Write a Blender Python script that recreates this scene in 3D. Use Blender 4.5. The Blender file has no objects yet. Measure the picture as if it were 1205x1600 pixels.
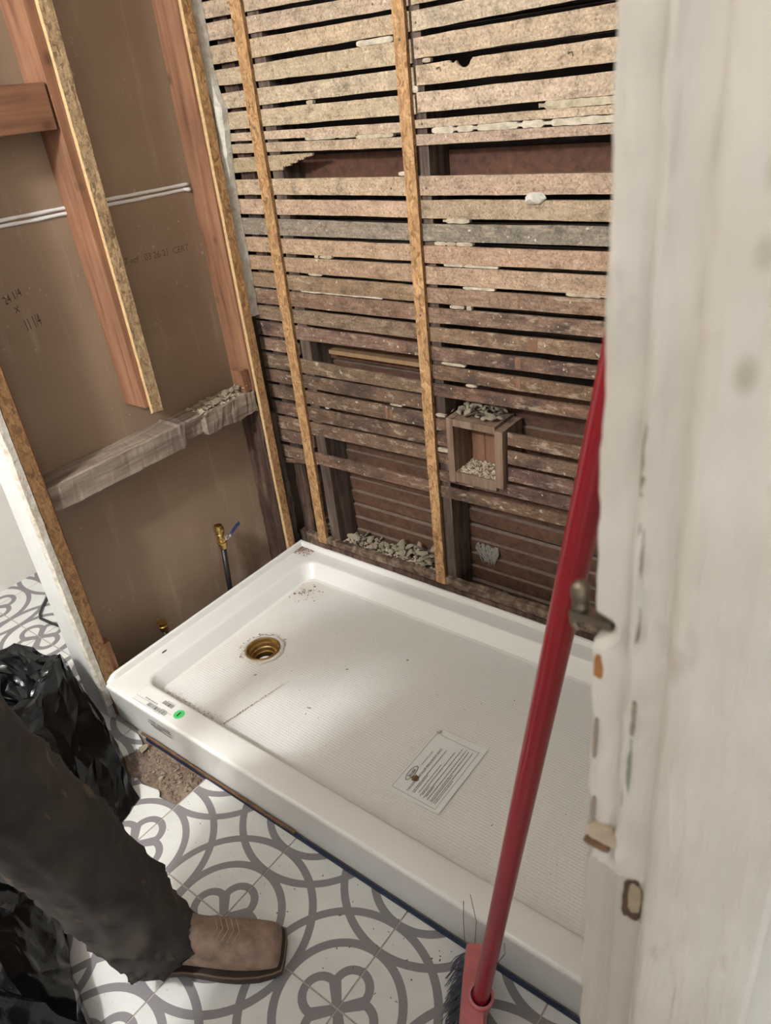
import bpy, bmesh, math, random
from mathutils import Vector, Matrix, noise as mnoise
random.seed(7)
S = bpy.context.scene
COL = S.collection

# ------------------------------------------------------------------ camera
cam_d = bpy.data.cameras.new('camera'); cam = bpy.data.objects.new('camera', cam_d); COL.objects.link(cam)
Rw = Matrix(((0.79353104, 0.60012337, -0.10079894),
             (0.23225046, -0.45177874, -0.8613685),
             (-0.56246618, 0.66011204, -0.49787939)))        # rows: camera right, down, forward
M4 = Matrix((Rw[0], -Rw[1], -Rw[2])).transposed().to_4x4()
M4.translation = Vector((1.6669, -1.4895, 1.4883))
cam.matrix_world = M4
cam_d.sensor_fit = 'VERTICAL'; cam_d.sensor_height = 32.0
cam_d.lens = 1165.24 / 1600 * 32.0
cam_d.clip_start = 0.02
cam_d.dof.use_dof = True; cam_d.dof.focus_distance = 1.75; cam_d.dof.aperture_fstop = 7.0
S.camera = cam

# ------------------------------------------------------------------ world, light, exposure
w = bpy.data.worlds.new('world'); S.world = w; w.use_nodes = True
w.node_tree.nodes['Background'].inputs[0].default_value = (0.95, 0.98, 1.0, 1)
w.node_tree.nodes['Background'].inputs[1].default_value = 0.90
def lamp(name, loc, energy, radius, color):
    d = bpy.data.lights.new(name, 'POINT'); d.energy = energy; d.shadow_soft_size = radius; d.color = color
    o = bpy.data.objects.new(name, d); o.location = loc; COL.objects.link(o); return o
lamp('room_lamp', (0.60, -2.30, 2.16), 118, 0.075, (0.95, 0.98, 1.0))
S.view_settings.view_transform = 'Standard'
try: S.view_settings.look = 'None'
except Exception: pass
S.view_settings.gamma = 1.0; S.view_settings.use_curve_mapping = False
S.view_settings.exposure = 0.42

# ------------------------------------------------------------------ helpers
def lin(r, g, b):
    f = lambda c: (c/255/12.92) if c/255 <= 0.04045 else ((c/255+0.055)/1.055)**2.4
    return (f(r), f(g), f(b), 1.0)
def rnd(a, b): return random.uniform(a, b)
def nz(v, s=1.0): return mnoise.noise(Vector(v)*s)

class G:                                                    # tiny node-graph helper
    def __init__(s, name):
        s.m = bpy.data.materials.new(name); s.m.use_nodes = True
        s.t = s.m.node_tree; s.b = s.t.nodes['Principled BSDF']
    def n(s, typ, ins=None, **kw):
        x = s.t.nodes.new(typ)
        for k, v in kw.items(): setattr(x, k, v)
        for k, v in (ins or {}).items(): s.put(x.inputs[k], v)
        return x
    def put(s, sock, v):
        if isinstance(v, bpy.types.NodeSocket): s.t.links.new(v, sock)
        else: sock.default_value = v
    def math(s, op, a, b=None, c=None):
        x = s.n('ShaderNodeMath', operation=op)
        for i, v in enumerate((a, b, c)):
            if v is not None: s.put(x.inputs[i], v)
        return x.outputs[0]
    def obj(s, rand=True, scale=(1, 1, 1)):
        tc = s.n('ShaderNodeTexCoord').outputs['Object']
        mp = s.n('ShaderNodeMapping', {0: tc, 3: scale})
        if rand:
            oi = s.n('ShaderNodeObjectInfo').outputs['Random']
            off = s.math('MULTIPLY', oi, 37.0)
            s.put(mp.inputs[1], s.n('ShaderNodeCombineXYZ', {0: off, 1: off, 2: off}).outputs[0])
        return mp.outputs[0]
    def noise(s, vec, scale, detail=4, rough=0.55, dist=0.0):
        return s.n('ShaderNodeTexNoise', {'Vector': vec, 'Scale': scale, 'Detail': detail, 'Roughness': rough, 'Distortion': dist}).outputs[0]
    def ramp(s, f, pts):
        x = s.n('ShaderNodeValToRGB', {0: f}); e = x.color_ramp.elements
        while len(e) < len(pts): e.new(0.5)
        for i, (p, c) in enumerate(pts):
            e[i].position = p; e[i].color = c if isinstance(c, tuple) else (c, c, c, 1)
        return x.outputs[0]
    def mix(s, f, a, b, blend='MIX'):
        x = s.n('ShaderNodeMix', data_type='RGBA', blend_type=blend)
        s.put(x.inputs[0], f); s.put(x.inputs[6], a); s.put(x.inputs[7], b)
        return x.outputs[2]
    def done(s, col, rough=0.8, bump=None, bs=0.3, bd=0.002, **kw):
        s.put(s.b.inputs['Base Color'], col); s.put(s.b.inputs['Roughness'], rough)
        for k, v in kw.items(): s.put(s.b.inputs[k], v)
        if bump is not None:
            bn = s.n('ShaderNodeBump', {'Height': bump, 'Strength': bs, 'Distance': bd})
            s.t.links.new(bn.outputs[0], s.b.inputs['Normal'])
        return s.m

def link(name, me, mat=None, parent=None, loc=None):
    o = bpy.data.objects.new(name, me); COL.objects.link(o)
    if mat is not None:
        for m in (mat if isinstance(mat, (list, tuple)) else [mat]): me.materials.append(m)
    if parent is not None: o.parent = parent
    if loc is not None: o.location = loc
    return o
def mesh(name, vs, fs, mat=None, parent=None, origin=True, smooth=False, fm=None):
    """one mesh object; its origin moves to the middle of its vertices"""
    vs = [Vector(v) for v in vs]
    c = Vector((0, 0, 0))
    if origin:
        lo = Vector([min(v[i] for v in vs) for i in range(3)]); hi = Vector([max(v[i] for v in vs) for i in range(3)])
        c = (lo+hi)/2; c.z = lo.z
    me = bpy.data.meshes.new(name); me.from_pydata([v-c for v in vs], [], fs)
    bm = bmesh.new(); bm.from_mesh(me); bmesh.ops.recalc_face_normals(bm, faces=bm.faces); bm.to_mesh(me); bm.free()
    if fm:
        for p, i in zip(me.polygons, fm): p.material_index = i
    if smooth:
        for p in me.polygons: p.use_smooth = True
    o = link(name, me, mat, parent, c - (parent.location if parent else Vector((0, 0, 0))))
    if parent and parent.parent: o.location -= parent.parent.location
    return o
BF = [(0, 3, 2, 1), (4, 5, 6, 7), (0, 1, 5, 4), (1, 2, 6, 5), (2, 3, 7, 6), (3, 0, 4, 7)]
def boxv(a, b):
    return [(a[0], a[1], a[2]), (b[0], a[1], a[2]), (b[0], b[1], a[2]), (a[0], b[1], a[2]),
            (a[0], a[1], b[2]), (b[0], a[1], b[2]), (b[0], b[1], b[2]), (a[0], b[1], b[2])]
def box(name, a, b, mat, parent=None, bev=0.0, shear=None):
    vs = boxv(a, b)
    if shear: vs = [(x+shear[0]*(z-a[2]), y+shear[1]*(z-a[2]), z) for x, y, z in vs]
    o = mesh(name, vs, BF, mat, parent)
    if bev:
        md = o.modifiers.new('bevel', 'BEVEL'); md.width = bev; md.segments = 2; md.limit_method = 'ANGLE'
    return o
def empty(name, loc, parent=None):
    o = bpy.data.objects.new(name, None); o.empty_display_size = 0.05; COL.objects.link(o)
    o.location = Vector(loc) - (parent.location if parent else Vector((0, 0, 0)))
    if parent: o.parent = parent
    return o
def tag(o, label, cat, group=None, kind=None):
    o['label'] = label
    if cat: o['category'] = cat
    if group: o['group'] = group
    if kind: o['kind'] = kind
    return o
def struct(o, label=None):
    o['kind'] = 'structure'
    if label: o['label'] = label
    return o
class MB:                                                   # collects shapes for one mesh
    def __init__(s): s.v = []; s.f = []; s.m = []
    def add(s, vs, fs, mi=0):
        k = len(s.v); s.v += [tuple(v) for v in vs]; s.f += [tuple(i+k for i in f) for f in fs]; s.m += [mi]*len(fs)
    def box(s, a, b, mi=0): s.add(boxv(a, b), BF, mi)
    def tube(s, pts, rad, n=10, mi=0, cap=True):
        pts = [Vector(p) for p in pts]
        rad = rad if isinstance(rad, (list, tuple)) else [rad]*len(pts)
        vs = []; up = Vector((0.13, 0.21, 0.97))
        for i, p in enumerate(pts):
            d = (pts[min(i+1, len(pts)-1)] - pts[max(i-1, 0)])
            d = d.normalized() if d.length > 1e-9 else Vector((0, 0, 1))
            if abs(d.dot(up)) > 0.98: up = Vector((0.97, 0.2, 0.1))
            a = d.cross(up).normalized(); b = d.cross(a).normalized()
            for k in range(n):
                t = 2*math.pi*k/n; vs.append(p + (a*math.cos(t)+b*math.sin(t))*rad[i])
        fs = [(i*n+k, i*n+(k+1) % n, (i+1)*n+(k+1) % n, (i+1)*n+k) for i in range(len(pts)-1) for k in range(n)]
        if cap: fs += [tuple(range(n)), tuple(reversed(range((len(pts)-1)*n, len(pts)*n)))]
        s.add(vs, fs, mi)
    def lathe(s, c, prof, n=32, axis=Vector((0, 0, 1)), mi=0, cap=False):
        q = axis.normalized().to_track_quat('Z', 'Y'); c = Vector(c)
        vs = [c + q @ Vector((r*math.cos(2*math.pi*k/n), r*math.sin(2*math.pi*k/n), z)) for r, z in prof for k in range(n)]
        fs = [(i*n+k, i*n+(k+1) % n, (i+1)*n+(k+1) % n, (i+1)*n+k) for i in range(len(prof)-1) for k in range(n)]
        if cap: fs += [tuple(reversed(range(n))), tuple(range((len(prof)-1)*n, len(prof)*n))]
        s.add(vs, fs, mi)
    def build(s, name, mat, parent=None, smooth=False):
        return mesh(name, s.v, s.f, mat, parent, smooth=smooth, fm=s.m)
def autosmooth(o, ang=35):
    bm = bmesh.new(); bm.from_mesh(o.data)
    for f in bm.faces: f.smooth = True
    for e in bm.edges:
        if len(e.link_faces) == 2 and e.calc_face_angle(0) > math.radians(ang): e.smooth = False
    bm.to_mesh(o.data); bm.free()
def text(name, body, size, loc, rot, mat, parent=None, sx=1.0, shear=0.0, align='LEFT', bold=0.0):
    c = bpy.data.curves.new(name, 'FONT'); c.body = body; c.size = size; c.shear = shear; c.align_x = align; c.offset = bold
    o = bpy.data.objects.new(name, c); COL.objects.link(o); bpy.context.view_layer.update()
    me = bpy.data.meshes.new_from_object(o.evaluated_get(bpy.context.evaluated_depsgraph_get()))
    COL.objects.unlink(o); bpy.data.objects.remove(o)
    Rm = rot
    me.transform(Matrix.Translation(Vector(loc)) @ Rm.to_4x4() @ Matrix.Diagonal((sx, 1, 1, 1)))
    vs = [v.co.copy() for v in me.vertices]; fs = [tuple(p.vertices) for p in me.polygons]
    bpy.data.meshes.remove(me)
    return mesh(name, vs, fs, mat, parent)

# ------------------------------------------------------------------ materials
def lath_mat():                                             # object colour = wood colour, alpha = how charred it is
    g = G('weathered_lath'); oi = g.n('ShaderNodeObjectInfo')
    ol = g.obj(True)
    st = g.n('ShaderNodeMapping', {0: ol, 3: (5, 55, 55)}).outputs[0]
    grain = g.noise(st, 3.0, 6, 0.65)
    blot = g.noise(g.n('ShaderNodeMapping', {0: ol, 3: (9, 16, 16)}).outputs[0], 1.0, 5, 0.65)
    mott = g.noise(g.n('ShaderNodeMapping', {0: ol, 3: (1, 1.2, 1.2)}).outputs[0], 24, 7, 0.72)
    fine = g.noise(ol, 210, 4, 0.75)
    saw = g.n('ShaderNodeTexWave', {'Vector': g.n('ShaderNodeMapping', {0: ol, 2: (0, 0.7, 0), 3: (1, 1, 1)}).outputs[0], 'Scale': 42, 'Distortion': 5, 'Detail': 4, 'Detail Scale': 3.0}, bands_direction='X').outputs[1]
    gs = g.math('MULTIPLY_ADD', oi.outputs['Alpha'], 0.9, 0.15)
    c = g.mix(gs, oi.outputs['Color'], g.ramp(grain, [(0.28, .42), (0.5, .95), (0.72, 1.25)]), 'MULTIPLY')
    c = g.mix(0.85, c, g.ramp(mott, [(0.30, .34), (0.45, .86), (0.68, 1.20)]), 'MULTIPLY')
    c = g.mix(0.8, c, g.ramp(fine, [(0.34, .50), (0.6, 1.14)]), 'MULTIPLY')
    spk = g.noise(ol, 120, 3, 0.6)
    c = g.mix(g.math('MULTIPLY', g.ramp(spk, [(0.57, 0.0), (0.66, 1.0)]), 0.5), c, lin(88, 70, 55))
    c = g.mix(0.07, c, g.ramp(saw, [(0.2, .45), (0.6, 1.1)]), 'MULTIPLY')
    thr = g.math('MULTIPLY_ADD', oi.outputs['Alpha'], 0.55, 0.02)
    mask = g.math('SMOOTH_MIN', 1.0, g.math('MULTIPLY', g.math('MAXIMUM', g.math('SUBTRACT', thr, g.math('SUBTRACT', blot, 0.12)), 0.0), 6.0), 0.1)
    c = g.mix(g.math('MULTIPLY', mask, 0.82), c, lin(58, 46, 40))
    ash = g.noise(g.n('ShaderNodeMapping', {0: ol, 3: (14, 40, 40)}).outputs[0], 1.7, 5, 0.7)
    c = g.mix(g.math('MULTIPLY', g.ramp(ash, [(0.55, 0.0), (0.68, 1.0)]), 0.75), c, lin(172, 152, 130))
    sp = g.noise(ol, 95, 2, 0.5)
    c = g.mix(g.math('MULTIPLY', g.ramp(sp, [(0.70, 0.0), (0.74, 1.0)]), 0.75), c, lin(205, 195, 178))
    sp2 = g.noise(ol, 34, 4, 0.65)
    c = g.mix(g.math('MULTIPLY', g.ramp(sp2, [(0.655, 0.0), (0.70, 1.0)]), 0.55), c, lin(196, 184, 164))
    chk = g.n('ShaderNodeTexVoronoi', {'Vector': g.n('ShaderNodeMapping', {0: ol, 3: (1.0, 1, 2.2)}).outputs[0], 'Scale': 150}, feature='DISTANCE_TO_EDGE').outputs[0]
    crk = g.math('MULTIPLY', g.ramp(chk, [(0.0, 1.0), (0.09, 0.0)]), g.math('MULTIPLY', mask, g.ramp(blot, [(0.40, 0.0), (0.47, 1.0)])))
    c = g.mix(crk, c, lin(26, 20, 18))
    bmp = g.math('ADD', g.math('ADD', g.math('MULTIPLY', grain, .6), g.math('ADD', mott, g.math('MULTIPLY', saw, 0.05))), g.math('MULTIPLY', fine, 0.7))
    return g.done(c, 0.9, bmp, 0.7, 0.0025)
def stud_mat(name, a, b, dark, vert=True, knots=True):
    g = G(name); ol = g.obj(True)
    sc = (30, 30, 2.2) if vert else (30, 2.2, 30)
    gr = g.noise(g.n('ShaderNodeMapping', {0: ol, 3: sc}).outputs[0], 1.6, 5, 0.6, 0.4)
    c = g.ramp(gr, [(0.25, lin(*dark)), (0.45, lin(*a)), (0.75, lin(*b))])
    bl = g.noise(ol, 6, 3)
    c = g.mix(0.6, c, g.ramp(bl, [(0.3, .68), (0.6, 1.08)]), 'MULTIPLY')
    kn = g.n('ShaderNodeTexVoronoi', {'Vector': g.n('ShaderNodeMapping', {0: ol, 3: (1, 1, .7) if vert else (1, .7, 1)}).outputs[0], 'Scale': 13}).outputs[0]
    if knots: c = g.mix(g.math('MULTIPLY', g.ramp(kn, [(0.06, 1.0), (0.17, 0.0)]), 0.6), c, lin(58, 36, 24))
    fine = g.noise(ol, 130, 3)
    return g.done(c, 0.8, g.math('ADD', gr, g.math('MULTIPLY', fine, .4)), 0.35, 0.002)
def osb_mat(name, cols, scale, spec, sps=120):
    g = G(name); ol = g.obj(True)
    wv = g.noise(ol, 22, 2)
    wr = g.n('ShaderNodeMix', {0: 0.06}, data_type='VECTOR'); g.put(wr.inputs[4], ol)
    g.put(wr.inputs[5], g.n('ShaderNodeTexNoise', {'Vector': ol, 'Scale': 30}).outputs[1])
    v1 = g.n('ShaderNodeTexVoronoi', {'Vector': g.n('ShaderNodeMapping', {0: wr.outputs[1], 2: (0.5, 0.7, 0.4), 3: (1, 1, .33)}).outputs[0], 'Scale': scale, 'Randomness': 1.0})
    s = g.n('ShaderNodeSeparateColor', {0: v1.outputs[1]})
    c = g.ramp(s.outputs[0], [(0.0, lin(*cols[0])), (0.25, lin(*cols[1])), (0.7, lin(*cols[2])), (1.0, lin(*cols[3]))])
    for e_ in c.node.color_ramp.elements: pass
    v2 = g.n('ShaderNodeTexVoronoi', {'Vector': g.n('ShaderNodeMapping', {0: wr.outputs[1], 2: (-0.6, -0.5, -0.7), 3: (1, 1, .4)}).outputs[0], 'Scale': scale*.8})
    s2 = g.n('ShaderNodeSeparateColor', {0: v2.outputs[1]})
    c = g.mix(0.6, c, g.ramp(s2.outputs[1], [(0.0, .74), (1.0, 1.16)]), 'MULTIPLY')
    fib = g.noise(g.n('ShaderNodeMapping', {0: ol, 2: (0.4, 0.3, 0.6), 3: (120, 120, 26)}).outputs[0], 1.6, 5)
    c = g.mix(0.8, c, g.ramp(fib, [(0.3, .62), (0.65, 1.16)]), 'MULTIPLY')
    sp = g.noise(ol, sps, 2)
    c = g.mix(g.math('MULTIPLY', g.ramp(sp, [(0.60, 0.0), (0.66, 1.0)]), spec), c, lin(72, 48, 24))
    return g.done(c, 0.75, g.math('ADD', fib, s.outputs[0]), 0.4, 0.0015)
def paper_mat():
    g = G('brown_gypsum_paper'); ol = g.obj(False)
    a = g.noise(ol, 2.5, 4); b = g.noise(g.n('ShaderNodeMapping', {0: ol, 3: (1, 4, 60)}).outputs[0], 1.0, 3)
    c = g.mix(g.ramp(a, [(0.3, 0.0), (0.7, 1.0)]), lin(134, 112, 92), lin(152, 130, 108))
    c = g.mix(0.10, c, g.ramp(b, [(0.3, .7), (0.7, 1.1)]), 'MULTIPLY')
    sp = g.noise(ol, 70, 2); lo = g.noise(ol, 3.0, 2)
    c = g.mix(g.math('MULTIPLY', g.math('MULTIPLY', g.ramp(sp, [(0.69, 0.0), (0.73, 1.0)]), g.ramp(lo, [(0.45, 0.0), (0.6, 1.0)])), 0.55), c, lin(205, 192, 175))
    drip = g.noise(g.n('ShaderNodeMapping', {0: ol, 3: (1, 26, 3.0)}).outputs[0], 1.0, 3)
    c = g.mix(g.math('MULTIPLY', g.ramp(drip, [(0.60, 0.0), (0.72, 1.0)]), 0.28), c, lin(178, 160, 140))
    sx = g.n('ShaderNodeSeparateXYZ', {0: ol})
    spl = g.noise(g.n('ShaderNodeMapping', {0: ol, 3: (1, 9, 5)}).outputs[0], 1.4, 6, .7)
    reg = g.math('MULTIPLY', g.ramp(sx.outputs[2], [(0.10, 1.0), (0.42, 0.0)]), g.ramp(g.math('ADD', sx.outputs[1], .35), [(0.15, 0.0), (0.35, 1.0)]))
    c = g.mix(g.math('MULTIPLY', g.math('MULTIPLY', g.ramp(spl, [(0.5, 0.0), (0.68, 1.0)]), reg), .5), c, lin(190, 172, 150))
    return g.done(c, 0.62, a, 0.05)
def plain(name, col, rough=0.6, nscale=0, namt=0.2, bump=0.0, bscale=60, **kw):
    g = G(name); ol = g.obj(True); c = lin(*col)
    if nscale: c = g.mix(namt, c, g.ramp(g.noise(ol, nscale, 5, 0.6), [(0.3, .35), (0.7, 1.25)]), 'MULTIPLY')
    return g.done(c, rough, g.noise(ol, bscale, 5, 0.65) if bump else None, bump, 0.004, **kw)
def gelcoat(name, floor=False):
    g = G(name); ol = g.n('ShaderNodeTexCoord').outputs['Object']
    c = lin(226, 223, 217)
    d = g.noise(ol, 5, 4, .6); sp = g.noise(ol, 160, 2)
    if floor:
        s = g.n('ShaderNodeSeparateXYZ', {0: ol})
        k = 2*math.pi/0.0075
        u = g.math('SINE', g.math('MULTIPLY', s.outputs[0], k)); v = g.math('SINE', g.math('MULTIPLY', s.outputs[1], k))
        bm_ = g.math('MULTIPLY', g.math('ADD', u, 1), g.math('ADD', v, 1))
        dust = g.math('MULTIPLY', g.ramp(s.outputs[0], [(0.0, .85), (0.01, 1.0)]), 1.0)
        near = g.math('SUBTRACT', 1.0, g.math('MULTIPLY', g.math('ABSOLUTE', g.math('ADD', s.outputs[0], 0.62)), 4.2))
        c = g.mix(g.math('MULTIPLY', g.math('MULTIPLY', g.math('MAXIMUM', near, 0.0), g.ramp(d, [(0.40, 0.0), (0.7, 1.0)])), 0.35), c, lin(200, 176, 146))
        c = g.mix(g.math('MULTIPLY', g.ramp(sp, [(0.715, 0.0), (0.75, 1.0)]), .5), c, lin(110, 90, 70))
        return g.done(c, 0.42, bm_, 0.30, 0.0009)
    c = g.mix(g.math('MULTIPLY', g.ramp(sp, [(0.72, 0.0), (0.76, 1.0)]), .35), c, lin(120, 100, 80))
    return g.done(c, 0.26, None)
def tile_mat(T):
    g = G('patterned_cement_tile'); s = g.n('ShaderNodeSeparateXYZ', {0: g.n('ShaderNodeTexCoord').outputs['Object']})
    M = g.math; ax = M('ABSOLUTE', s.outputs[0]); ay = M('ABSOLUTE', s.outputs[1]); h = T/2
    a0 = M('SUBTRACT', h, ax); b0 = M('SUBTRACT', h, ay); a1 = M('ADD', h, ax); b1 = M('ADD', h, ay)
    hyp = lambda p, q: M('SQRT', M('ADD', M('MULTIPLY', p, p), M('MULTIPLY', q, q)))
    band = lambda d, r, hw: M('LESS_THAN', M('ABSOLUTE', M('SUBTRACT', d, r)), hw)
    d0 = hyp(a0, b0); d1 = hyp(a1, b0); d2 = hyp(a0, b1)
    m = band(d0, 0.124, 0.0085)
    for d in (d0, d1, d2): m = M('MAXIMUM', m, band(d, 0.190, 0.0085))
    l1 = hyp(M('SUBTRACT', a0, 0.043), b0); l2 = hyp(a0, M('SUBTRACT', b0, 0.043))
    m = M('MAXIMUM', m, band(M('MINIMUM', l1, l2), 0.0350, 0.0085))
    df = M('ABSOLUTE', M('SUBTRACT', a0, b0))
    stem = M('MULTIPLY', M('LESS_THAN', df, M('ADD', 0.012, M('MULTIPLY', d0, 0.10))), M('MULTIPLY', M('GREATER_THAN', d0, 0.016), M('LESS_THAN', d0, 0.052)))
    m = M('MAXIMUM', m, stem)
    oc = g.n('ShaderNodeTexCoord').outputs['Object']
    dirt = g.noise(oc, 9, 4, .6); f = g.noise(oc, 120, 3)
    sm = g.noise(oc, 3.5, 3)
    white = g.mix(0.5, lin(204, 202, 197), g.ramp(dirt, [(0.3, .82), (0.6, 1.03)]), 'MULTIPLY')
    c = g.mix(m, white, lin(124, 119, 120))
    c = g.mix(g.math('MULTIPLY', g.ramp(f, [(0.70, 0.0), (0.74, 1.0)]), .5), c, lin(120, 105, 88))
    return g.done(c, 0.5, f, 0.05)
def plaster_mat(name, a, b):
    g = G(name); ol = g.obj(True)
    n1 = g.noise(ol, 45, 5, .65); n2 = g.noise(ol, 220, 3)
    c = g.ramp(n1, [(0.25, lin(*b)), (0.6, lin(*a))])
    return g.done(c, 0.95, g.math('ADD', n1, g.math('MULTIPLY', n2, .5)), 0.8, 0.004)
def jamb_mat():
    g = G('old_cream_paint'); oc = g.n('ShaderNodeTexCoord').outputs['Object']
    st = g.n('ShaderNodeMapping', {0: oc, 3: (1, 1, .16)}).outputs[0]
    a = g.noise(st, 70, 5, .6); b = g.noise(oc, 9, 3)
    c = g.mix(g.ramp(b, [(0.3, 0.0), (0.7, 1.0)]), lin(190, 180, 166), lin(206, 197, 185))
    sp_ = g.n('ShaderNodeSeparateXYZ', {0: oc})
    for (sx_, sz_, r_, k_) in ((.005, .475, .006, .5), (.004, .445, .005, .4), (.004, .395, .007, .6), (.012, .43, .004, .3)):
        dx_ = g.math('SUBTRACT', sp_.outputs[0], sx_-.0025*0); dz_ = g.math('MULTIPLY', g.math('SUBTRACT', sp_.outputs[2], sz_+.98), .6)
        d_ = g.math('SQRT', g.math('ADD', g.math('MULTIPLY', dx_, dx_), g.math('MULTIPLY', dz_, dz_)))
        d_ = g.math('ADD', d_, g.math('MULTIPLY', g.math('SUBTRACT', b, .5), .006))
        c = g.mix(g.math('MULTIPLY', g.ramp(g.math('DIVIDE', d_, r_), [(0.35, 1.0), (1.0, 0.0)]), k_), c, lin(150, 136, 116))
    low_shade = g.math('MULTIPLY', g.math('LESS_THAN', g.math('ADD', sp_.outputs[2], g.math('MULTIPLY', a, .02)), 1.000), g.math('LESS_THAN', sp_.outputs[0], -.0155))
    c = g.mix(g.math('MULTIPLY', low_shade, .55), c, lin(150, 136, 120))  # lower edge strips darkened: shade put into the paint colour
    gr_ = g.noise(st, 26, 5, .65)
    c = g.mix(0.22, c, g.ramp(gr_, [(0.30, .62), (0.6, 1.05)]), 'MULTIPLY')
    stn = g.noise(g.n('ShaderNodeMapping', {0: oc, 3: (1, 1, .5)}).outputs[0], 26, 4, .6)
    c = g.mix(g.math('MULTIPLY', g.ramp(stn, [(0.62, 0.0), (0.74, 1.0)]), .45), c, lin(150, 132, 112))
    return g.done(c, 0.40, g.math('ADD', a, g.math('MULTIPLY', gr_, 1.5)), 0.75, 0.005)
def jean_mat():
    g = G('dusty_dark_denim'); oc = g.obj(False)
    a = g.noise(oc, 9, 5, .65); tw = g.n('ShaderNodeTexWave', {'Vector': oc, 'Scale': 420, 'Distortion': 1.0}, bands_direction='DIAGONAL').outputs[1]
    c = g.ramp(a, [(0.3, lin(37, 33, 31)), (0.7, lin(65, 57, 50))])
    s = g.noise(g.n('ShaderNodeMapping', {0: oc, 3: (3, 3, 1.2)}).outputs[0], 8, 3, .5)
    c = g.mix(g.math('MULTIPLY', g.ramp(s, [(0.64, 0.0), (0.72, 1.0)]), .5), c, lin(118, 100, 80))
    return g.done(c, 0.95, g.math('ADD', a, g.math('MULTIPLY', tw, .04)), 0.25, 0.004)

LATH = lath_mat()
FIR = stud_mat('reddish_fir', (132, 90, 64), (154, 112, 84), (92, 58, 40))
FIRH = stud_mat('reddish_fir_across', (118, 78, 54), (142, 98, 70), (84, 54, 38), vert=False)
OLDSTUD = stud_mat('sooty_old_stud', (70, 55, 45), (118, 101, 88), (34, 26, 21))
ROT = stud_mat('rotted_stud', (66, 45, 35), (118, 96, 80), (28, 20, 16))
SPLINT = stud_mat('splintered_wood', (92, 72, 57), (152, 133, 112), (44, 32, 25), vert=False, knots=False)
GREYWOOD = stud_mat('grey_weathered_wood', (128, 112, 98), (168, 154, 138), (70, 54, 42), vert=False, knots=False)
SLAT = stud_mat('brown_back_slat', (88, 60, 44), (108, 78, 59), (56, 38, 28), vert=False, knots=False)
REDBRD = stud_mat('dark_red_board', (84, 53, 38), (102, 67, 50), (56, 35, 25), vert=False, knots=False)
OSB = osb_mat('golden_strand_board', [(134, 96, 60), (168, 126, 82), (190, 150, 104), (152, 110, 70)], 150, 0.12)
CHIP = osb_mat('grey_chip_board', [(132, 106, 76), (170, 142, 106), (190, 162, 124), (150, 122, 88)], 150, 0.6, 260)
RUSTB = osb_mat('brown_chip_board', [(104, 72, 42), (138, 100, 62), (150, 112, 72), (116, 82, 48)], 140, 0.7, 220)
OSBE = plain('pale_cut_board_edge', (205, 172, 126), 0.8, 90, .4, .4, 140)
PAPER = paper_mat()
PLASTER = plaster_mat('lime_plaster', (190, 176, 152), (142, 128, 106))
PLASTERW = plaster_mat('white_plaster', (204, 198, 186), (156, 148, 134))
GEL = gelcoat('white_gelcoat'); GELF = gelcoat('white_gelcoat_dimpled', True)
WHITEP = plain('white_gloss_paint', (232, 231, 228), 0.4, 12, .12, .15, 30)
CREAM = plain('cream_wall_paint', (216, 211, 203), 0.6, 8, .12, .08, 40)
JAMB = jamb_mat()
BARE = plain('bare_brown_wood', (116, 84, 58), 0.85, 40, .6, .5, 90)
DARK = plain('cavity_shade_board', (44, 33, 27), 0.95, 10, .5)
SUB = plaster_mat('dusty_mortar_bed', (136, 118, 102), (84, 66, 54))
BRASS = plain('yellow_brass', (198, 166, 104), 0.28, 60, .15, .05, 200, Metallic=1.0)
BRONZE = plain('worn_brass_drain', (188, 160, 108), 0.36, 60, .25, .05, 200, Metallic=1.0)
STEEL = plain('plated_steel', (196, 194, 190), 0.3, 0, Metallic=1.0)
TARN = plain('tarnished_metal', (124, 112, 96), 0.42, 60, .5, .3, 90, Metallic=0.85)
BLUE = plain('navy_vinyl', (32, 44, 92), 0.45)
BLUET = plain('blue_membrane', (22, 36, 64), 0.5, 40, .3)
PIPE = plain('black_pipe', (34, 32, 33), 0.4, 40, .3)
INK = plain('black_ink', (38, 36, 36), 0.7)
INKG = plain('grey_ink', (112, 108, 104), 0.7)
PENCIL = plain('faded_stamp_ink', (100, 78, 60), 0.8)
PAPERW = plain('label_paper', (226, 226, 221), 0.6)
PAPERB = plain('folded_paper_back', (186, 172, 146), 0.7)
GREEN = plain('green_sticker', (84, 205, 118), 0.5)
WLAB = plain('clear_white_label', (224, 222, 216), 0.35)
GROUT = plain('grey_grout', (168, 160, 150), 0.9, 60, .4, .3)
BAG = plain('black_bin_liner', (6, 6, 7), 0.2, 0, bump=0.25, bscale=26, **{'Specular IOR Level': 0.28})
DENIM = jean_mat()
LEATHER = plain('scuffed_brown_leather', (140, 116, 98), 0.66, 40, .68, .45, 90)
SCUFF = plain('pale_scuffed_thread', (156, 136, 120), .8)
SOLE = plain('dark_boot_sole', (58, 44, 36), 0.8, 40, .3)
STITCH = plain('boot_stitching', (104, 84, 68), 0.8)
RED = plain('glossy_red_paint', (136, 10, 28), 0.28, 30, .12)
PINK = plain('faded_pink_plastic', (188, 106, 108), 0.45, 30, .3, .1)
BRIS = plain('grey_bristle', (84, 86, 97), 0.6)
SKIN = plain('skin', (196, 146, 120), 0.55)
HAIR = plain('brown_hair', (62, 44, 32), 0.6, 80, .5, .4)
SHIRT = plain('grey_work_shirt', (84, 86, 92), 0.9, 20, .2, .2)
EYE = plain('eye_white', (235, 232, 226), 0.3)
CORD = plain('black_rubber', (28, 28, 29), 0.5)
DUSTL = plain('pale_sawdust', (166, 136, 104), 0.9)
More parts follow.
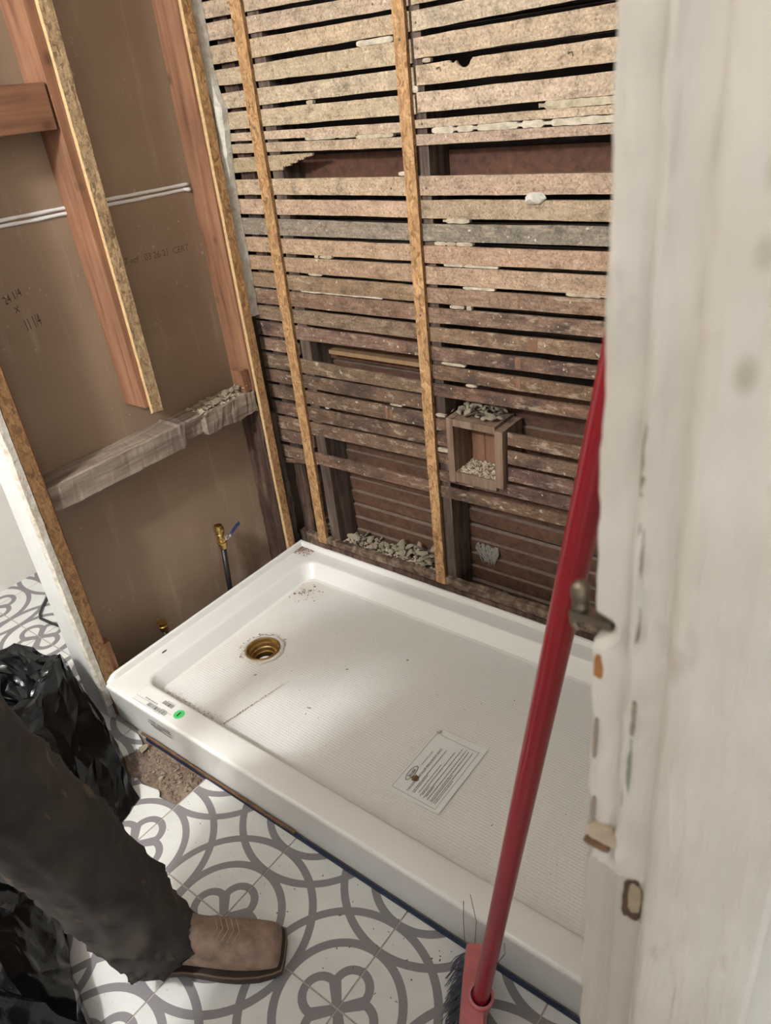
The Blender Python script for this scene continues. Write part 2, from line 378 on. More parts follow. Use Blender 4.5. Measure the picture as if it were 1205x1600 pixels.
DUST = plain('brown_sawdust', (122, 92, 66), 0.9)
TILE_T = 0.3175
TILE = tile_mat(TILE_T)

# ------------------------------------------------------------------ room shell
ceil = struct(box('ceiling', (-1.05, -2.8, 2.5), (1.64, 0.13, 2.56), plain('bare_ceiling_board', (196, 194, 190), .8, 6, .2)))
floor = struct(box('floor', (-1.05, -2.8, -0.06), (2.9, 0.13, -0.011), GROUT))
floor.location  # origin at lowest middle
struct(box('wall_nook', (-1.05, -2.8, -0.011), (-0.95, 0.13, 2.5), CREAM))
struct(box('wall_front', (-0.95, -2.8, -0.011), (1.64, -2.7, 2.5), CREAM))
wr = MB(); wr.box((1.545, -1.125, -0.011), (1.64, 0.13, 2.5)); wr.box((1.545, -2.7, -0.011), (1.64, -1.97, 2.5)); wr.box((1.545, -1.97, 2.05), (1.64, -1.125, 2.5))
struct(wr.build('wall_right', CREAM))
# unseen door leaf, added to keep the lamp off the painted jamb
d1 = struct(box('added_door_1', (0.775, -1.958, 0.004), (1.530, -1.923, 2.020), WHITEP, None, .002))
for (xa, xb, za, zb) in ((.875, 1.125, .22, .85), (1.185, 1.435, .22, .85), (.875, 1.125, 1.02, 1.88), (1.185, 1.435, 1.02, 1.88)):
    for ys in (-1.961, -1.9235):
        m = MB(); m.box((xa, ys, za), (xa+.016, ys+.0035, zb)); m.box((xb-.016, ys, za), (xb, ys+.0035, zb)); m.box((xa+.016, ys, za), (xb-.016, ys+.0035, za+.016)); m.box((xa+.016, ys, zb-.016), (xb-.016, ys+.0035, zb)); m.build('added_door_moulding', WHITEP, d1)
for sg in (1, -1):
    m = MB(); m.lathe((.825, -1.9405+sg*.0175, .95), [(.026, 0), (.026, .004), (.010, .006), (.009, .030), (.022, .036), (.028, .048), (.024, .060), (.001, .064)], 20, Vector((0, sg, 0))); m.build('added_door_knob', TARN, d1, True)

# ------------------------------------------------------------------ floor tiles
X0, Y0 = 0.7080, -1.0420
tm = {}
def clip_poly(poly, ins, cut):
    out = []
    for i in range(len(poly)):
        p, q = poly[i], poly[(i+1) % len(poly)]
        if ins(p): out.append(p)
        if ins(p) != ins(q): out.append(cut(p, q))
    return out
def tile_mesh(key, poly):
    if key in tm: return tm[key]
    n = len(poly); t = 0.0105
    vs = [(x, y, 0) for x, y in poly] + [(x, y, t) for x, y in poly]
    fs = [tuple(reversed(range(n))), tuple(range(n, 2*n))] + [(i, (i+1) % n, n+(i+1) % n, n+i) for i in range(n)]
    me = bpy.data.meshes.new('tile'); me.from_pydata(vs, [], fs); me.materials.append(TILE); tm[key] = me
    return me
hT = TILE_T/2 - 0.0019
FP = floor.location
def put_tile(me, cx, cy, rz=0, tilt=0):
    o = bpy.data.objects.new('tile', me); COL.objects.link(o); o.parent = floor
    o.location = Vector((cx, cy, -0.0105)) - FP; o.rotation_euler = (tilt, 0, rz)
    return o
sq = [(-hT, -hT), (hT, -hT), (hT, hT), (-hT, hT)]
for i in range(-6, 5):
    for j in range(-4, 4):
        cx, cy = X0 + (i+.5)*TILE_T, Y0 + (j+.5)*TILE_T
        x1, x2, y1, y2 = cx-hT, cx+hT, cy-hT, cy+hT
        if x1 > 1.55 or y2 < -2.7 or cy < -2.0: continue
        if x2 > -0.1 and y1 > -0.8: continue                # under the shower pan
        if i == -2 and j == 0: continue                     # the broken tile, built below
        if x2 > -0.1 and y2 > -0.815:
            lim = -0.8155 - cy
            poly = [(x, min(y, lim)) for x, y in sq]
            put_tile(tile_mesh('cut', poly), cx, cy)
        else:
            put_tile(tile_mesh('full', sq), cx, cy)
gm = MB()
for i in range(-6, 5):
    x = X0 + i*TILE_T
    if x > 1.54: continue
    ye = .12 if x < -.1 else -.8155
    if x < -.95: continue
    gm.box((x-.0021, -2.35, -.0108), (x+.0021, ye, -.0013))
for j in range(-4, 4):
    y = Y0 + j*TILE_T
    for i in range(-6, 5):
        xa, xb = max(-.95, X0+i*TILE_T+.0021), min(1.54, X0+(i+1)*TILE_T-.0021)
        if xb <= xa or (y > -.8155 and xb > -.1): continue
        gm.box((xa, y-.0021, -.0108), (xb, y+.0021, -.0013))
go = gm.build('grout', GROUT, floor); go['kind'] = 'stuff'
cx, cy = X0 - 1.5*TILE_T, Y0 + .5*TILE_T                     # two pieces left of the broken tile
pa = [(0.145-cx, -0.905-cy), (0.088, -0.9), (0.0, 0.0)]
frag1 = [(-hT, -0.05), (-0.115, -0.05), (-0.100, -0.012), (-0.082, 0.02), (-0.088, 0.03), (-0.072, 0.041), (-0.09, 0.055), (-0.125, 0.067), (-hT, 0.067)]
frag2 = [(-hT, -hT), (hT, -hT), (hT, -0.028), (0.10, -0.036), (0.085, -0.022), (0.03, -0.034), (0.0, -0.03), (-0.05, -0.05), (-0.10, -0.054), (-hT, -0.054)]
put_tile(tile_mesh('frag1', frag1), cx, cy, 0.0, 0.012); put_tile(tile_mesh('frag2', frag2), cx, cy)
# rough mortar bed where the tile is gone
vs = []; fs = []; nx, ny = 34, 16
for b in range(ny+1):
    for a in range(nx+1):
        x = 0.085 + a/nx*0.325; y = -0.955 + b/ny*0.142
        vs.append((x, y, -0.0095 + 0.006*abs(nz((x*22, y*22, 3))) + 0.004*abs(nz((x*70, y*70, 9)))))
fs = [(b*(nx+1)+a, b*(nx+1)+a+1, (b+1)*(nx+1)+a+1, (b+1)*(nx+1)+a) for b in range(ny) for a in range(nx)]
bed = mesh('mortar_bed', vs, fs, SUB, floor)

# ------------------------------------------------------------------ rocks / chunks
def chunk_mesh(sx, sy, sz, seed, sub=2):
    bm = bmesh.new(); bmesh.ops.create_icosphere(bm, subdivisions=sub, radius=1.0)
    r = random.Random(seed)
    pl = [(Vector((r.gauss(0, 1), r.gauss(0, 1), r.gauss(0, 1))).normalized(), r.uniform(.45, .9)) for _ in range(13)]
    for v in bm.verts:
        d = v.co.normalized(); k = 1.0
        for n_, q in pl:
            c = d.dot(n_)
            if c > 0.05: k = min(k, q/c)
        k *= 1 + .06*mnoise.noise(d*4+Vector((seed, 0, 0)))
        v.co = Vector((d.x*k*sx, d.y*k*sy, d.z*k*sz))
    me = bpy.data.meshes.new('plaster_chunk'); bm.to_mesh(me); bm.free()
    return me
CH = []
for k in range(10):
    sx, sy, sz = rnd(.7, 1.5), rnd(.5, 1.0), rnd(.16, .42)
    me = chunk_mesh(sx, sy, sz, k, 2); me.materials.append(PLASTER); CH.append(me)
def chunk(x, y, z, s, label, group, k=None, rot=None, cat='plaster chunk'):
    o = bpy.data.objects.new('plaster_chunk', CH[k if k is not None else random.randrange(10)]); COL.objects.link(o)
    o.location = (x, y, z); o.scale = (s, s, s); o.rotation_euler = rot or (rnd(-.8, .8), rnd(-.8, .8), rnd(0, 6.3))
    tag(o, label, cat, group); return o
def crumbs(name, spots, size, mat, label, n, cat='debris', flat=0.5, parent=None):
    m = MB()
    for _ in range(n):
        p = spots()
        s = size*rnd(.4, 1.4)*(1.8 if random.random() < .1 else 1)
        e = Matrix.Rotation(rnd(0, 6.3), 3, 'Z')
        a, b, c = s*rnd(.5, 1.5), s*rnd(.4, .9), s*flat
        vs = [Vector(p) + e @ Vector(q) for q in ((-a, -b, 0), (a, -b*.6, 0), (a*.7, b, 0), (-a*.8, b*.8, 0), (rnd(-.4, .4)*a, rnd(-.3, .3)*b, c))]
        m.add(vs, [(3, 2, 1, 0), (0, 1, 4), (1, 2, 4), (2, 3, 4), (3, 0, 4)])
    o = m.build(name, mat, parent)
    o['kind'] = 'stuff'
    if not parent: tag(o, label, cat)
    return o

# ------------------------------------------------------------------ back wall: lath and stud wall
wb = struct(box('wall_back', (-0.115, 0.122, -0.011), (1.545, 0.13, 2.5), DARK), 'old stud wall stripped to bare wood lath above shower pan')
def lathe_color(z, k):
    """measured wood colours, bare tan above, darker brown below"""
    pts = [(2.4, (188, 164, 137), .22), (1.40, (182, 159, 133), .27), (1.22, (176, 150, 124), .32), (1.205, (172, 148, 124), .32), (1.176, (140, 129, 116), .45), (1.145, (178, 150, 122), .28), (1.065, (172, 142, 114), .34), (1.03, (148, 118, 95), .50), (0.98, (140, 112, 92), .60), (0.84, (134, 105, 85), .64), (0.70, (122, 94, 76), .66), (0.58, (118, 90, 72), .68), (0.43, (110, 84, 67), .72)]
    for (za, ca, aa), (zb, cb, ab) in zip(pts, pts[1:]):
        if z >= zb:
            t = (z-zb)/(za-zb); t = max(0, min(1, t))
            c = [cb[i]+(ca[i]-cb[i])*t for i in range(3)]; al = ab+(aa-ab)*t; break
    else: c, al = pts[-1][1], pts[-1][2]
    j = rnd(-9, 9)
    l = lin(*[max(5, x+j+rnd(-3, 3)) for x in c])
    return (l[0], l[1], l[2], max(0, min(1, al+rnd(-.08, .08))))
def make_lath(x1, zb1, zt1, x2, zb2, zt2, ya=0.0115, yb=0.0185, tip=0, notch=None, col=None, name='lath'):
    tf = .007/1.55
    zt1 -= max(0, 1.488-zt1)*tf + .0007; zt2 -= max(0, 1.488-zt2)*tf + .0007; zb1 += max(0, zb1-1.488)*tf + .0005; zb2 += max(0, zb2-1.488)*tf + .0005
    if zt1 < .95: zb1 += .0011; zb2 += .0011; zt1 -= .0008; zt2 -= .0008
    n = max(4, int(abs(x2-x1)/(0.004 if tip or notch else 0.014))); sd = rnd(0, 99); vs = []
    for i in range(n+1):
        t = i/n; x = x1+(x2-x1)*t
        zb = zb1+(zb2-zb1)*t; zt = zt1+(zt2-zt1)*t
        zb += .0013*nz((x*9, sd, 0)) + .0007*nz((x*45, sd, 4)); zt += .0013*nz((x*9, sd, 7)) + .0007*nz((x*45, sd, 11))
        if tip:                                             # a broken end that splinters to a point
            q = max(0, (x-(x2-tip))/tip); h = zt-zb
            zb += h*(.30*(q > .05)+.18*(q > .30)+.16*(q > .52)+.14*(q > .72))*(.75+.25*q) + .0016*math.sin(x*900)*(q > 0); zt -= h*.06*q + .001*math.sin(x*700)*(q > .3)
        if notch:
            for nx_, nw, nd in notch:
                q = 1-((x-nx_)/nw)**2
                if q > 0: zt -= nd*math.sqrt(q)
        yo = .0012*nz((x*5, sd, 20))
        vs += [(x, ya+yo, zb), (x, ya+yo, zt), (x, yb+yo, zt), (x, yb+yo, zb)]
    fs = [(i*4+k, i*4+(k+1) % 4, i*4+4+(k+1) % 4, i*4+4+k) for i in range(n) for k in range(4)] + [(0, 1, 2, 3), (n*4+3, n*4+2, n*4+1, n*4)]
    o = mesh(name, vs, fs, LATH, wb)
    o.color = col or lathe_color((zb1+zt1)/2, 0)
    return o
A = [(0.137,1.6615,1.6974,0.563,1.6546,1.6887),(0.125,1.6175,1.6545,0.561,1.6146,1.6467),(0.130,1.5684,1.6084,0.555,1.5706,1.6075),(0.123,1.5191,1.5567,0.556,1.5146,1.5587),
(0.121,1.4678,1.5047,0.555,1.4688,1.5076),(0.122,1.4192,1.4591,0.559,1.4196,1.4585),(0.125,1.3899,1.4104,0.559,1.3855,1.4069),(0.124,1.3606,1.3835,0.556,1.3546,1.3783),
('tip',1.3138,1.3509,0.287,1.3203,1.3566),(0.120,1.2586,1.2991,0.559,1.2538,1.2963),(0.116,1.2097,1.2491,0.562,1.2070,1.2447),(0.117,1.1563,1.2006,0.557,1.1548,1.1949),
(0.115,1.1087,1.1509,0.557,1.1069,1.1478),(0.114,1.0600,1.1018,0.557,1.0570,1.1016),(0.117,1.0112,1.0547,0.558,1.0097,1.0520),(0.116,0.9633,1.0084,0.556,0.9628,1.0067),
(0.116,0.9163,0.9589,0.554,0.9141,0.9565),(0.116,0.8667,0.9120,0.552,0.8696,0.9082),('left',0.8206,0.8641,0.13,0.8199,0.8596),(0.119,0.7650,0.8138,0.548,0.7662,0.8056),
(0.125,0.7195,0.7636,0.547,0.7203,0.7656),(0.124,0.6674,0.7144,0.548,0.6692,0.7172),(0.122,0.6137,0.6619,0.546,0.6178,0.6656),(0.131,0.5639,0.6114,0.544,0.5705,0.6168),
('left',0.5136,0.5640,0.13,0.5191,0.5653),(0.121,0.4613,0.5082,0.540,0.4666,0.5116),('left',0.4347,0.4578,0.13,0.4575,0.4798)]
B = [(0.620,1.6150,1.6464,0.974,1.6183,1.6468),(0.611,1.5694,1.6065,0.985,1.5785,1.6116),(0.611,1.5211,1.5601,1.044,1.5256,1.5667),(0.615,1.4727,1.5106,1.045,1.4754,1.5154),
(0.596,1.4216,1.4603,1.045,1.4237,1.4626),(0.594,1.3909,1.4096,1.049,1.3928,1.4097),(0.593,1.3568,1.3801,1.045,1.3589,1.3781),(0.591,1.2537,1.2968,1.044,1.2543,1.2943),
(0.589,1.2053,1.2466,1.043,1.2031,1.2444),(0.589,1.1540,1.1946,1.043,1.1554,1.1963),(0.590,1.1041,1.1459,1.044,1.1065,1.1476),(0.588,1.0544,1.0987,1.044,1.0579,1.0999),
(0.586,1.0087,1.0493,1.042,1.0129,1.0516),(0.587,0.9601,1.0001,1.042,0.9680,1.0050),(0.585,0.9114,0.9520,1.032,0.9164,0.9560),(0.586,0.8617,0.9039,1.030,0.8694,0.9069),
(0.588,0.8122,0.8551,1.019,0.8171,0.8558),(0.586,0.7656,0.8051,1.021,0.7708,0.8092),('R',0.6649,0.7059,0.992,0.6664,0.7019),('R',0.6133,0.6564,0.981,0.6174,0.6604),
('R',0.5637,0.6083,0.978,0.5680,0.6113),(0.584,0.5149,0.5520,0.971,0.5196,0.5628),(0.585,0.4631,0.5038,0.954,0.4706,0.5104),
('L',0.6664,0.7074,0.632,0.6714,0.7085),('L',0.6217,0.6603,0.631,0.6254,0.6625),('L',0.5709,0.6042,0.627,0.5709,0.6051)]
z_top = lambda z: z > 1.44
XA0, XA1, XB0, XB1 = -0.030, 0.588, 0.5905, 1.54
for x1, b1, t1, x2, b2, t2 in A:
    if x1 == 'tip': make_lath(XA0, b1, t1, 0.287, b2, t2, tip=0.11); continue
    if x1 == 'left': make_lath(XA0, b1, t1, x2, b2, t2); continue
    ex = lambda x: ((b1+(b2-b1)*(x-x1)/(x2-x1)), (t1+(t2-t1)*(x-x1)/(x2-x1)))
    xe = .606+rnd(-.001, .002) if z_top(t1) else XA1
    make_lath(XA0, *ex(XA0), xe, *ex(xe))
for k, (x1, b1, t1, x2, b2, t2) in enumerate(B):
    if x1 == 'L': make_lath(XB0, b1, t1, 0.638, b2, t2); continue
    if x1 == 'R': make_lath(0.815, b1, t1, XB1, b2, t2); continue
    ex = lambda x: ((b1+(b2-b1)*(x-x1)/(x2-x1)), (t1+(t2-t1)*(x-x1)/(x2-x1)))
    xs = .6125+rnd(-.001, .002) if z_top(t1) else XB0
    make_lath(xs, *ex(xs), XB1, *ex(XB1), notch=[(0.733, .018, .016), (0.707, .008, .006)] if k == 3 else None)
for k in range(15):                                          # rows above the frame, up to the ceiling
    z = 1.713 + k*.0505
    make_lath(XA0, z, z+.040, XA1, z, z+.040); 
    if k or True: make_lath(XB0, z-.0505+.003, z-.0505+.0425, XB1, z-.0505+.003, z-.0505+.0425)
# studs inside the wall, back slats, sole plate
for x in (0.133, 0.590, 1.06, 1.495):
    box('stud', (x, 0.0190, 0.123 if x > .6 else .1735), (x+.038, 0.107, 2.5), OLDSTUD, wb)
# rotted corner post
def rough_post(name, x1, x2, y1, y2, z1, z2, amp, mat, parent, n=40, seed=0):
    vs = []
    prof = [(0, 0), (.5, 0), (1, 0), (1, .5), (1, 1), (.5, 1), (0, 1), (0, .5)]
    for i in range(n+1):
        z = z1+(z2-z1)*i/n
        for k, (a, b) in enumerate(prof):
            dx = amp*nz((z*16, k*3.1, seed)) + amp*.6*nz((z*60, k*3.1, seed+5)); dy = amp*nz((z*18, k*3.1, seed+9)) + amp*.6*nz((z*55, k*2.7, seed+3))
            vs.append((x1+(x2-x1)*a+dx, y1+(y2-y1)*b+dy, z + (amp*2*nz((k*2.2, seed, 1)) if i in (0, n) else 0)))
    m = len(prof)
    fs = [(i*m+k, i*m+(k+1) % m, (i+1)*m+(k+1) % m, (i+1)*m+k) for i in range(n) for k in range(m)] + [tuple(range(m)), tuple(range(n*m, n*m+m))]
    return mesh(name, vs, fs, mat, parent)
rough_post('stud', 0.000, 0.050, 0.030, 0.105, 0.165, 2.5, .005, ROT, wb, 60, 4)['label'] = 'rotted dark corner post'
def lap(xa, xb, z):
    vs = [(xa, .1135, z-.0455), (xb, .1135, z-.0455), (xb, .1200, z-.0455), (xa, .1200, z-.0455), (xa, .1070, z-.002), (xb, .1070, z-.002), (xb, .1200, z), (xa, .1200, z)]
    return mesh('back_slat', vs, BF, [SLAT, LEDGE], wb, fm=[0, 1, 0, 0, 0, 0])
LEDGE = plain('lit_dusty_slat_top', (132, 114, 98), .95, 40, .5)  # dust on the slat tops, colour brightened so the ledges look lit
zs = [0.1821+.0497*k for k in range(-1, 13)]
for z in zs:
    for xa, xb in ((-.05, .60), (.604, 1.53)):
        dz = rnd(-.003, .003)
        lap(xa, xb, z+dz)
BATT = plain('tan_batten', (150, 118, 84), .85, 40, .4)
for (xa, xb, z1, z2) in ((.172, .589, 1.245, 1.342), (.63, 1.06, 1.245, 1.338), (.172, .589, .79, .895)):
    box('back_board', (xa, 0.098, z1), (xb, 0.107, z2), REDBRD, wb)
    box('batten', (xa+.03, 0.060, z1+.028), (xb-.002, 0.0975, z1+.040), BATT, wb)
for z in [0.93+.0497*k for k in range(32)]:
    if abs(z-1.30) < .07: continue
    lap(-.05, 1.53, z).data.materials[0] = DARK  # upper slats recoloured dark: cavity shade behind the gaps is painted in
wl_ = box('back_label', (.640, .0585, 1.2745), (.742, .0598, 1.284), PAPERW, wb); wl_['label'] = 'white paper label strip'
sp = rough_post('sole_plate', 0.0, 1.0, 0.0, 1.0, 0, 1, 0, OLDSTUD, wb, 2)
bpy.data.objects.remove(sp)
def rough_bar(name, xa, xb, y1, y2, z1, z2, amp, mat, parent, n=60, seed=0, slope=0):
    vs = []; prof = [(0, 0), (.5, 0), (1, 0), (1, .33), (1, .66), (1, 1), (.5, 1), (0, 1), (0, .5)]
    for i in range(n+1):
        x = xa+(xb-xa)*i/n
        for k, (a, b) in enumerate(prof):
            dy = amp*nz((x*14, k*3.1, seed)) + amp*.5*nz((x*70, k*3.1, seed+5)); dz = amp*nz((x*12, k*3.1, seed+9)) + amp*.5*nz((x*60, k*2.7, seed+3))
            vs.append((x, y1+(y2-y1)*a+dy, z1+(z2-z1)*b+dz+slope*i/n))
    m = len(prof)
    fs = [(i*m+k, i*m+(k+1) % m, (i+1)*m+(k+1) % m, (i+1)*m+k) for i in range(n) for k in range(m)] + [tuple(range(m)), tuple(range(n*m, n*m+m))]
    return mesh(name, vs, fs, mat, parent)
rough_bar('sole_plate', -.02, .628, 0.020, 0.106, 0.10, 0.170, .003, OLDSTUD, wb, 60, 2); rough_bar('sole_plate', .6285, 1.53, 0.020, 0.106, 0.05, 0.122, .003, OLDSTUD, wb, 80, 5)
rough_bar('splintered_plank', 0.03, 1.53, 0.002, 0.019, 0.10, 0.186, .0045, SPLINT, wb, 150, 8, .012)['label'] = 'splintered grey plank along the pan edge'
rough_bar('splintered_plank', 0.06, 1.53, -0.004, 0.006, 0.10, 0.165, .0025, ROT, wb, 120, 18)
# furring strips
def furring(name, vs4, lab, mats, parent, wavy=.0008, n=50):
    (x1, y1), (x2, y2) = vs4['a'], vs4['b']; z1, z2 = vs4['z']; sx, sy = vs4.get('lean', (0, 0)); vs = []
    for i in range(n+1):
        z = z1+(z2-z1)*i/n; ox = sx*(z-z1); oy = sy*(z-z1)
        w_ = [rnd(-wavy, wavy) for _ in range(4)]
        jag = (rnd(-.012, .012) if i == 0 and vs4.get('jag') else 0)
        for k, (a, b) in enumerate(((x1, y1), (x2, y1), (x2, y2), (x1, y2))):
            jz = (rnd(-.014, .006) if i == 0 and vs4.get('jag') else 0)
            vs.append((a+ox+w_[k], b+oy+w_[(k+1) % 4]*.3, z+jz))
    fs = []; fm = []
    for i in range(n):
        for k in range(4):
            fs.append((i*4+k, i*4+(k+1) % 4, i*4+4+(k+1) % 4, i*4+4+k)); fm.append(vs4.get('mi', (0, 1, 0, 1))[k])
    fs += [(3, 2, 1, 0), (n*4, n*4+1, n*4+2, n*4+3)]; fm += [0, 0]
    o = mesh(name, vs, fs, mats, parent, fm=fm)
    if lab: o['label'] = lab
    return o
f1 = furring('furring_strip', dict(a=(0.0875, 0.0), b=(0.1245, 0.0108), z=(0.140, 2.5), lean=(.0065, 0)), 'first golden strand board strip from the corner', [OSB, RUSTB], wb)
f2 = furring('furring_strip', dict(a=(0.5675, 0.0), b=(0.599, 0.0108), z=(0.158, 2.5), lean=(.0025, 0)), 'second golden strand board strip from the corner', [OSB, RUSTB], wb)
def screw(x, y, z, parent, axis, name='screw', r=.0032):
    m = MB(); m.lathe((x, y, z), [(0.0004, .0012), (r*.6, .001), (r, 0), (r, -.002)], 10, axis)
    return m.build(name, TARN, parent)
for x, z in ((.108, .19), (.109, .55), (.110, .90), (.112, 1.42)): screw(x, -.0002, z, wb, Vector((0, -1, 0)))
for x, z in ((.582, .205), (.583, .56), (.584, .98), (.586, 1.56)): screw(x, -.0002, z, wb, Vector((0, -1, 0)))
for x, z in ((.622, 1.585), (.622, 1.54), (.62, 1.40), (.62, 1.27), (.515, 1.630), (.52, 1.27)): screw(x, .0108, z, wb, Vector((0, -1, 0)), 'nail', .0026)
# plaster keys squeezed between the laths
KEYS = [plaster_mat('plaster_key_pale', (184, 170, 146), (136, 122, 100)), plaster_mat('plaster_key_white', (196, 184, 164), (150, 138, 118))]
def key(xa, xb, z1, z2, y=0.0100, amp=.0016):
    n = max(6, int((xb-xa)/.004)); sd = rnd(0, 90); vs = []
    for i in range(n+1):
        x = xa+(xb-xa)*i/n; e = min(1, .6+min(i, n-i)*.25); zm = (z1+z2)/2; h = (z2-z1)/2*e*(1.12+.22*nz((x*60, sd, 0)))
        yy = y + .0014*nz((x*40, sd, 5)) + .0022
        if i not in (0, n) and nz((x*28, sd, 2)) > .42: h *= .45
        for a_, b_ in ((0, -1), (-.0003, -.3), (-.0003, .5), (0, 1), (.010, 1), (.010, -1)): vs.append((x, yy+a_+.0012*nz((x*90, b_*3, sd)), zm+h*b_))
    m = 6; fs = [(i*m+k, i*m+(k+1) % m, (i+1)*m+(k+1) % m, (i+1)*m+k) for i in range(n) for k in range(m)] + [tuple(range(m)), tuple(range(n*m, n*m+m))]
    return mesh('plaster_key', vs, fs, KEYS[random.random() < .35], wb)
for a in ((.645, 1.20, 1.3795, 1.391), (.90, 1.20, 1.4100, 1.4225), (.66, .73, 1.1955, 1.2045), (.632, .690, 1.1460, 1.1535), (.692, .736, 1.1460, 1.1535), (.655, .80, 1.0990, 1.1042),
          (.705, .79, 1.0490, 1.0545), (.965, 1.06, 1.0510, 1.058), (.665, .705, 1.0005, 1.0085), (.712, .725, .9995, 1.010), (.63, .70, .8555, .8615), (.70, .73, .806, .812),
          (.245, .258, 1.1010, 1.1085), (.263, .305, 1.1018, 1.1082), (.213, .262, 1.0550, 1.0640), (.175, .46, 1.0075, 1.0120), (.45, .49, .7155, .7205),
          (.27, .43, 1.3825, 1.3892), (.43, .54, 1.3785, 1.3860), (.545, .575, 1.2975, 1.305), (.29, .31, 1.4588, 1.4670), (.595, .633, .606, .616), (.20, .215, .664, .668), (.60, .63, .709, .716), (.600, .616, 1.4605, 1.4725), (.632, .652, 1.5130, 1.521), (.46, .56, 1.5590, 1.5690)):
    key(*a)
PATCH = plain('unweathered_wood', (128, 94, 70), .85, 70, .45)
for x, z, w_, h_ in ((.876, .932, .022, .030), (.840, .886, .015, .028), (.842, .836, .012, .028), (.499, .8885, .008, .020), (.514, .8885, .007, .020), (.430, .6905, .008, .030), (.447, .6905, .008, .026)):
    o = rough_bar('clean_patch', x, x+w_, .0108, .0125, z-h_/2, z+h_/2, .0006, PATCH, wb, 5, x*9)
for x, z in ((.672, 1.4985), (.965, 1.497), (.60, 1.2505)):
    m = MB(); m.tube([(x-.005, .0110, z+.001), (x-.004, .0085, z+.002), (x+.004, .0085, z+.0035), (x+.0052, .0085, z-.003), (x+.005, .011, z-.004)], .0009, 5); m.build('staple', TARN, wb)
# the lump of plaster still hanging on two laths
lump = chunk_mesh(.030, .011, .016, 41, 3); lump.materials.append(PLASTERW)
o = link('plaster_lump', lump, None, wb, Vector((.892, .006, 1.247)) - wb.location); o.rotation_euler = (0, .1, 0)
o['label'] = 'white plaster lump stuck across two laths'
# plaster edge left in the corner
vs = []; n = 90
for i in range(n+1):
    z = 0.93 + (2.5-0.93)*i/n
    wd = .004 + .004*max(0, min(1, (z-.95)/.35)) + .018*max(0, 1-abs((z-1.43)/.13)) + .003*nz((z*8, 3, 1)) + .004*nz((z*37, 5, 1))
    if 1.44 < z < 1.50: wd += .010*(1-abs((z-1.47)/.03))
    fx = -.022
    vs += [(fx, -.016+.002*nz((z*30, 0, 0)), z), (fx+wd*.7, -.019+.003*nz((z*26, 2, 0)), z), (fx+wd+.006, -.008+.003*nz((z*45, 4, 0)), z), (fx+wd+.007, .010, z), (fx, .010, z)]
m = 5
fs = [(i*m+k, i*m+(k+1) % m, (i+1)*m+(k+1) % m, (i+1)*m+k) for i in range(n) for k in range(m)] + [tuple(range(m)), tuple(range(n*m, n*m+m))]
mesh('plaster_edge', vs, fs, PLASTERW, wb)['label'] = 'ragged white plaster edge in the corner'
# niche box
ni = empty('niche', (0.726, 0.05, 0.535), wb); ni['label'] = 'small wooden soap niche box set in the lath'
NW = stud_mat('niche_wood', (122, 98, 80), (150, 128, 108), (80, 60, 48))
NB = stud_mat('niche_back_wood', (126, 90, 68), (144, 106, 80), (96, 66, 50), knots=False)
box('niche_board', (0.6415, -0.002, 0.530), (0.6610, 0.100, 0.7165), NW, ni)
box('niche_board', (0.7860, -0.004, 0.545), (0.8090, 0.100, 0.7060), NW, ni)
box('niche_board', (0.6612, -0.001, 0.6960), (0.7858, 0.100, 0.7150), NW, ni)
box('niche_board', (0.6612, -0.001, 0.5330), (0.7858, 0.100, 0.5620), NW, ni)
for k in range(3): box('niche_back', (0.662+.0412*k, 0.088, 0.5625), (0.662+.0412*k+.0400, 0.0965, 0.6955), NB, ni)
crumbs('niche_dust', lambda: (rnd(.663, .784), rnd(.006, .086), .5622), .0028, PLASTER, '', 420, flat=.9, parent=ni)
k_ = 0
for x in [.655+.011*i for i in range(13)]:
    for y in (.012, .036, .062):
        if random.random() < .93:
            s = rnd(.010, .018)
            chunk(x+rnd(-.005, .005), y+.008, .7165+s*.45+rnd(0, .012), s, 'grey plaster chunk heaped on top of the wooden niche box', 'plaster heap on the niche box')
for i in range(10): chunk(.675+.011*i+rnd(-.004, .004), .05+rnd(-.01, .015), .742+rnd(0, .008), rnd(.010, .016), 'grey plaster chunk heaped on top of the wooden niche box', 'plaster heap on the niche box')
# rubble in the stud bays
for i in range(70):
    x = rnd(.215, .565); y = rnd(.025, .095); s = rnd(.008, .020)*(1.35 if x > .38 else .9)
    h = max(0, 1-abs((x-.47)/.17))*.050 + .008
    chunk(x, y, .172+s*.4+rnd(0, 1)*h, s, 'broken plaster chunk on the sole plate between first and second strips', 'rubble in the bay between the strips')
for i in range(20):
    chunk(rnd(.052, .128), rnd(.026, .09), .180+rnd(0, .07), rnd(.008, .022), 'plaster chunk wedged in the corner bay behind the first strip', 'rubble in the corner bay')
o = chunk(.226, .03, .206, .026, 'upright plaster flake leaning at the foot of the sooty stud', None, 3, (1.2, .3, .4))
crumbs('plaster_grit', lambda: (rnd(.17, .58), rnd(.022, .10), .1705), .004, PLASTER, 'fine plaster grit on the sole plate behind the strips', 700, flat=.9)
# grey cobweb-like tuft on a back slat
tf = MB()
for i in range(60):
    x = .69+rnd(-.035, .035); z = .272+rnd(-.006, .004)
    tf.tube([(x, .104, z), (x+rnd(-.012, .012), .100, z-rnd(.01, .03)), (x*.5+.345+rnd(-.012, .012), .103, z-rnd(.03, .062))], [.0016, .0013, .0007], 4)
o = tf.build('dust_tuft', plain('grey_lint', (150, 144, 136), .95), wb); o['label'] = 'grey dusty tuft on back slats'

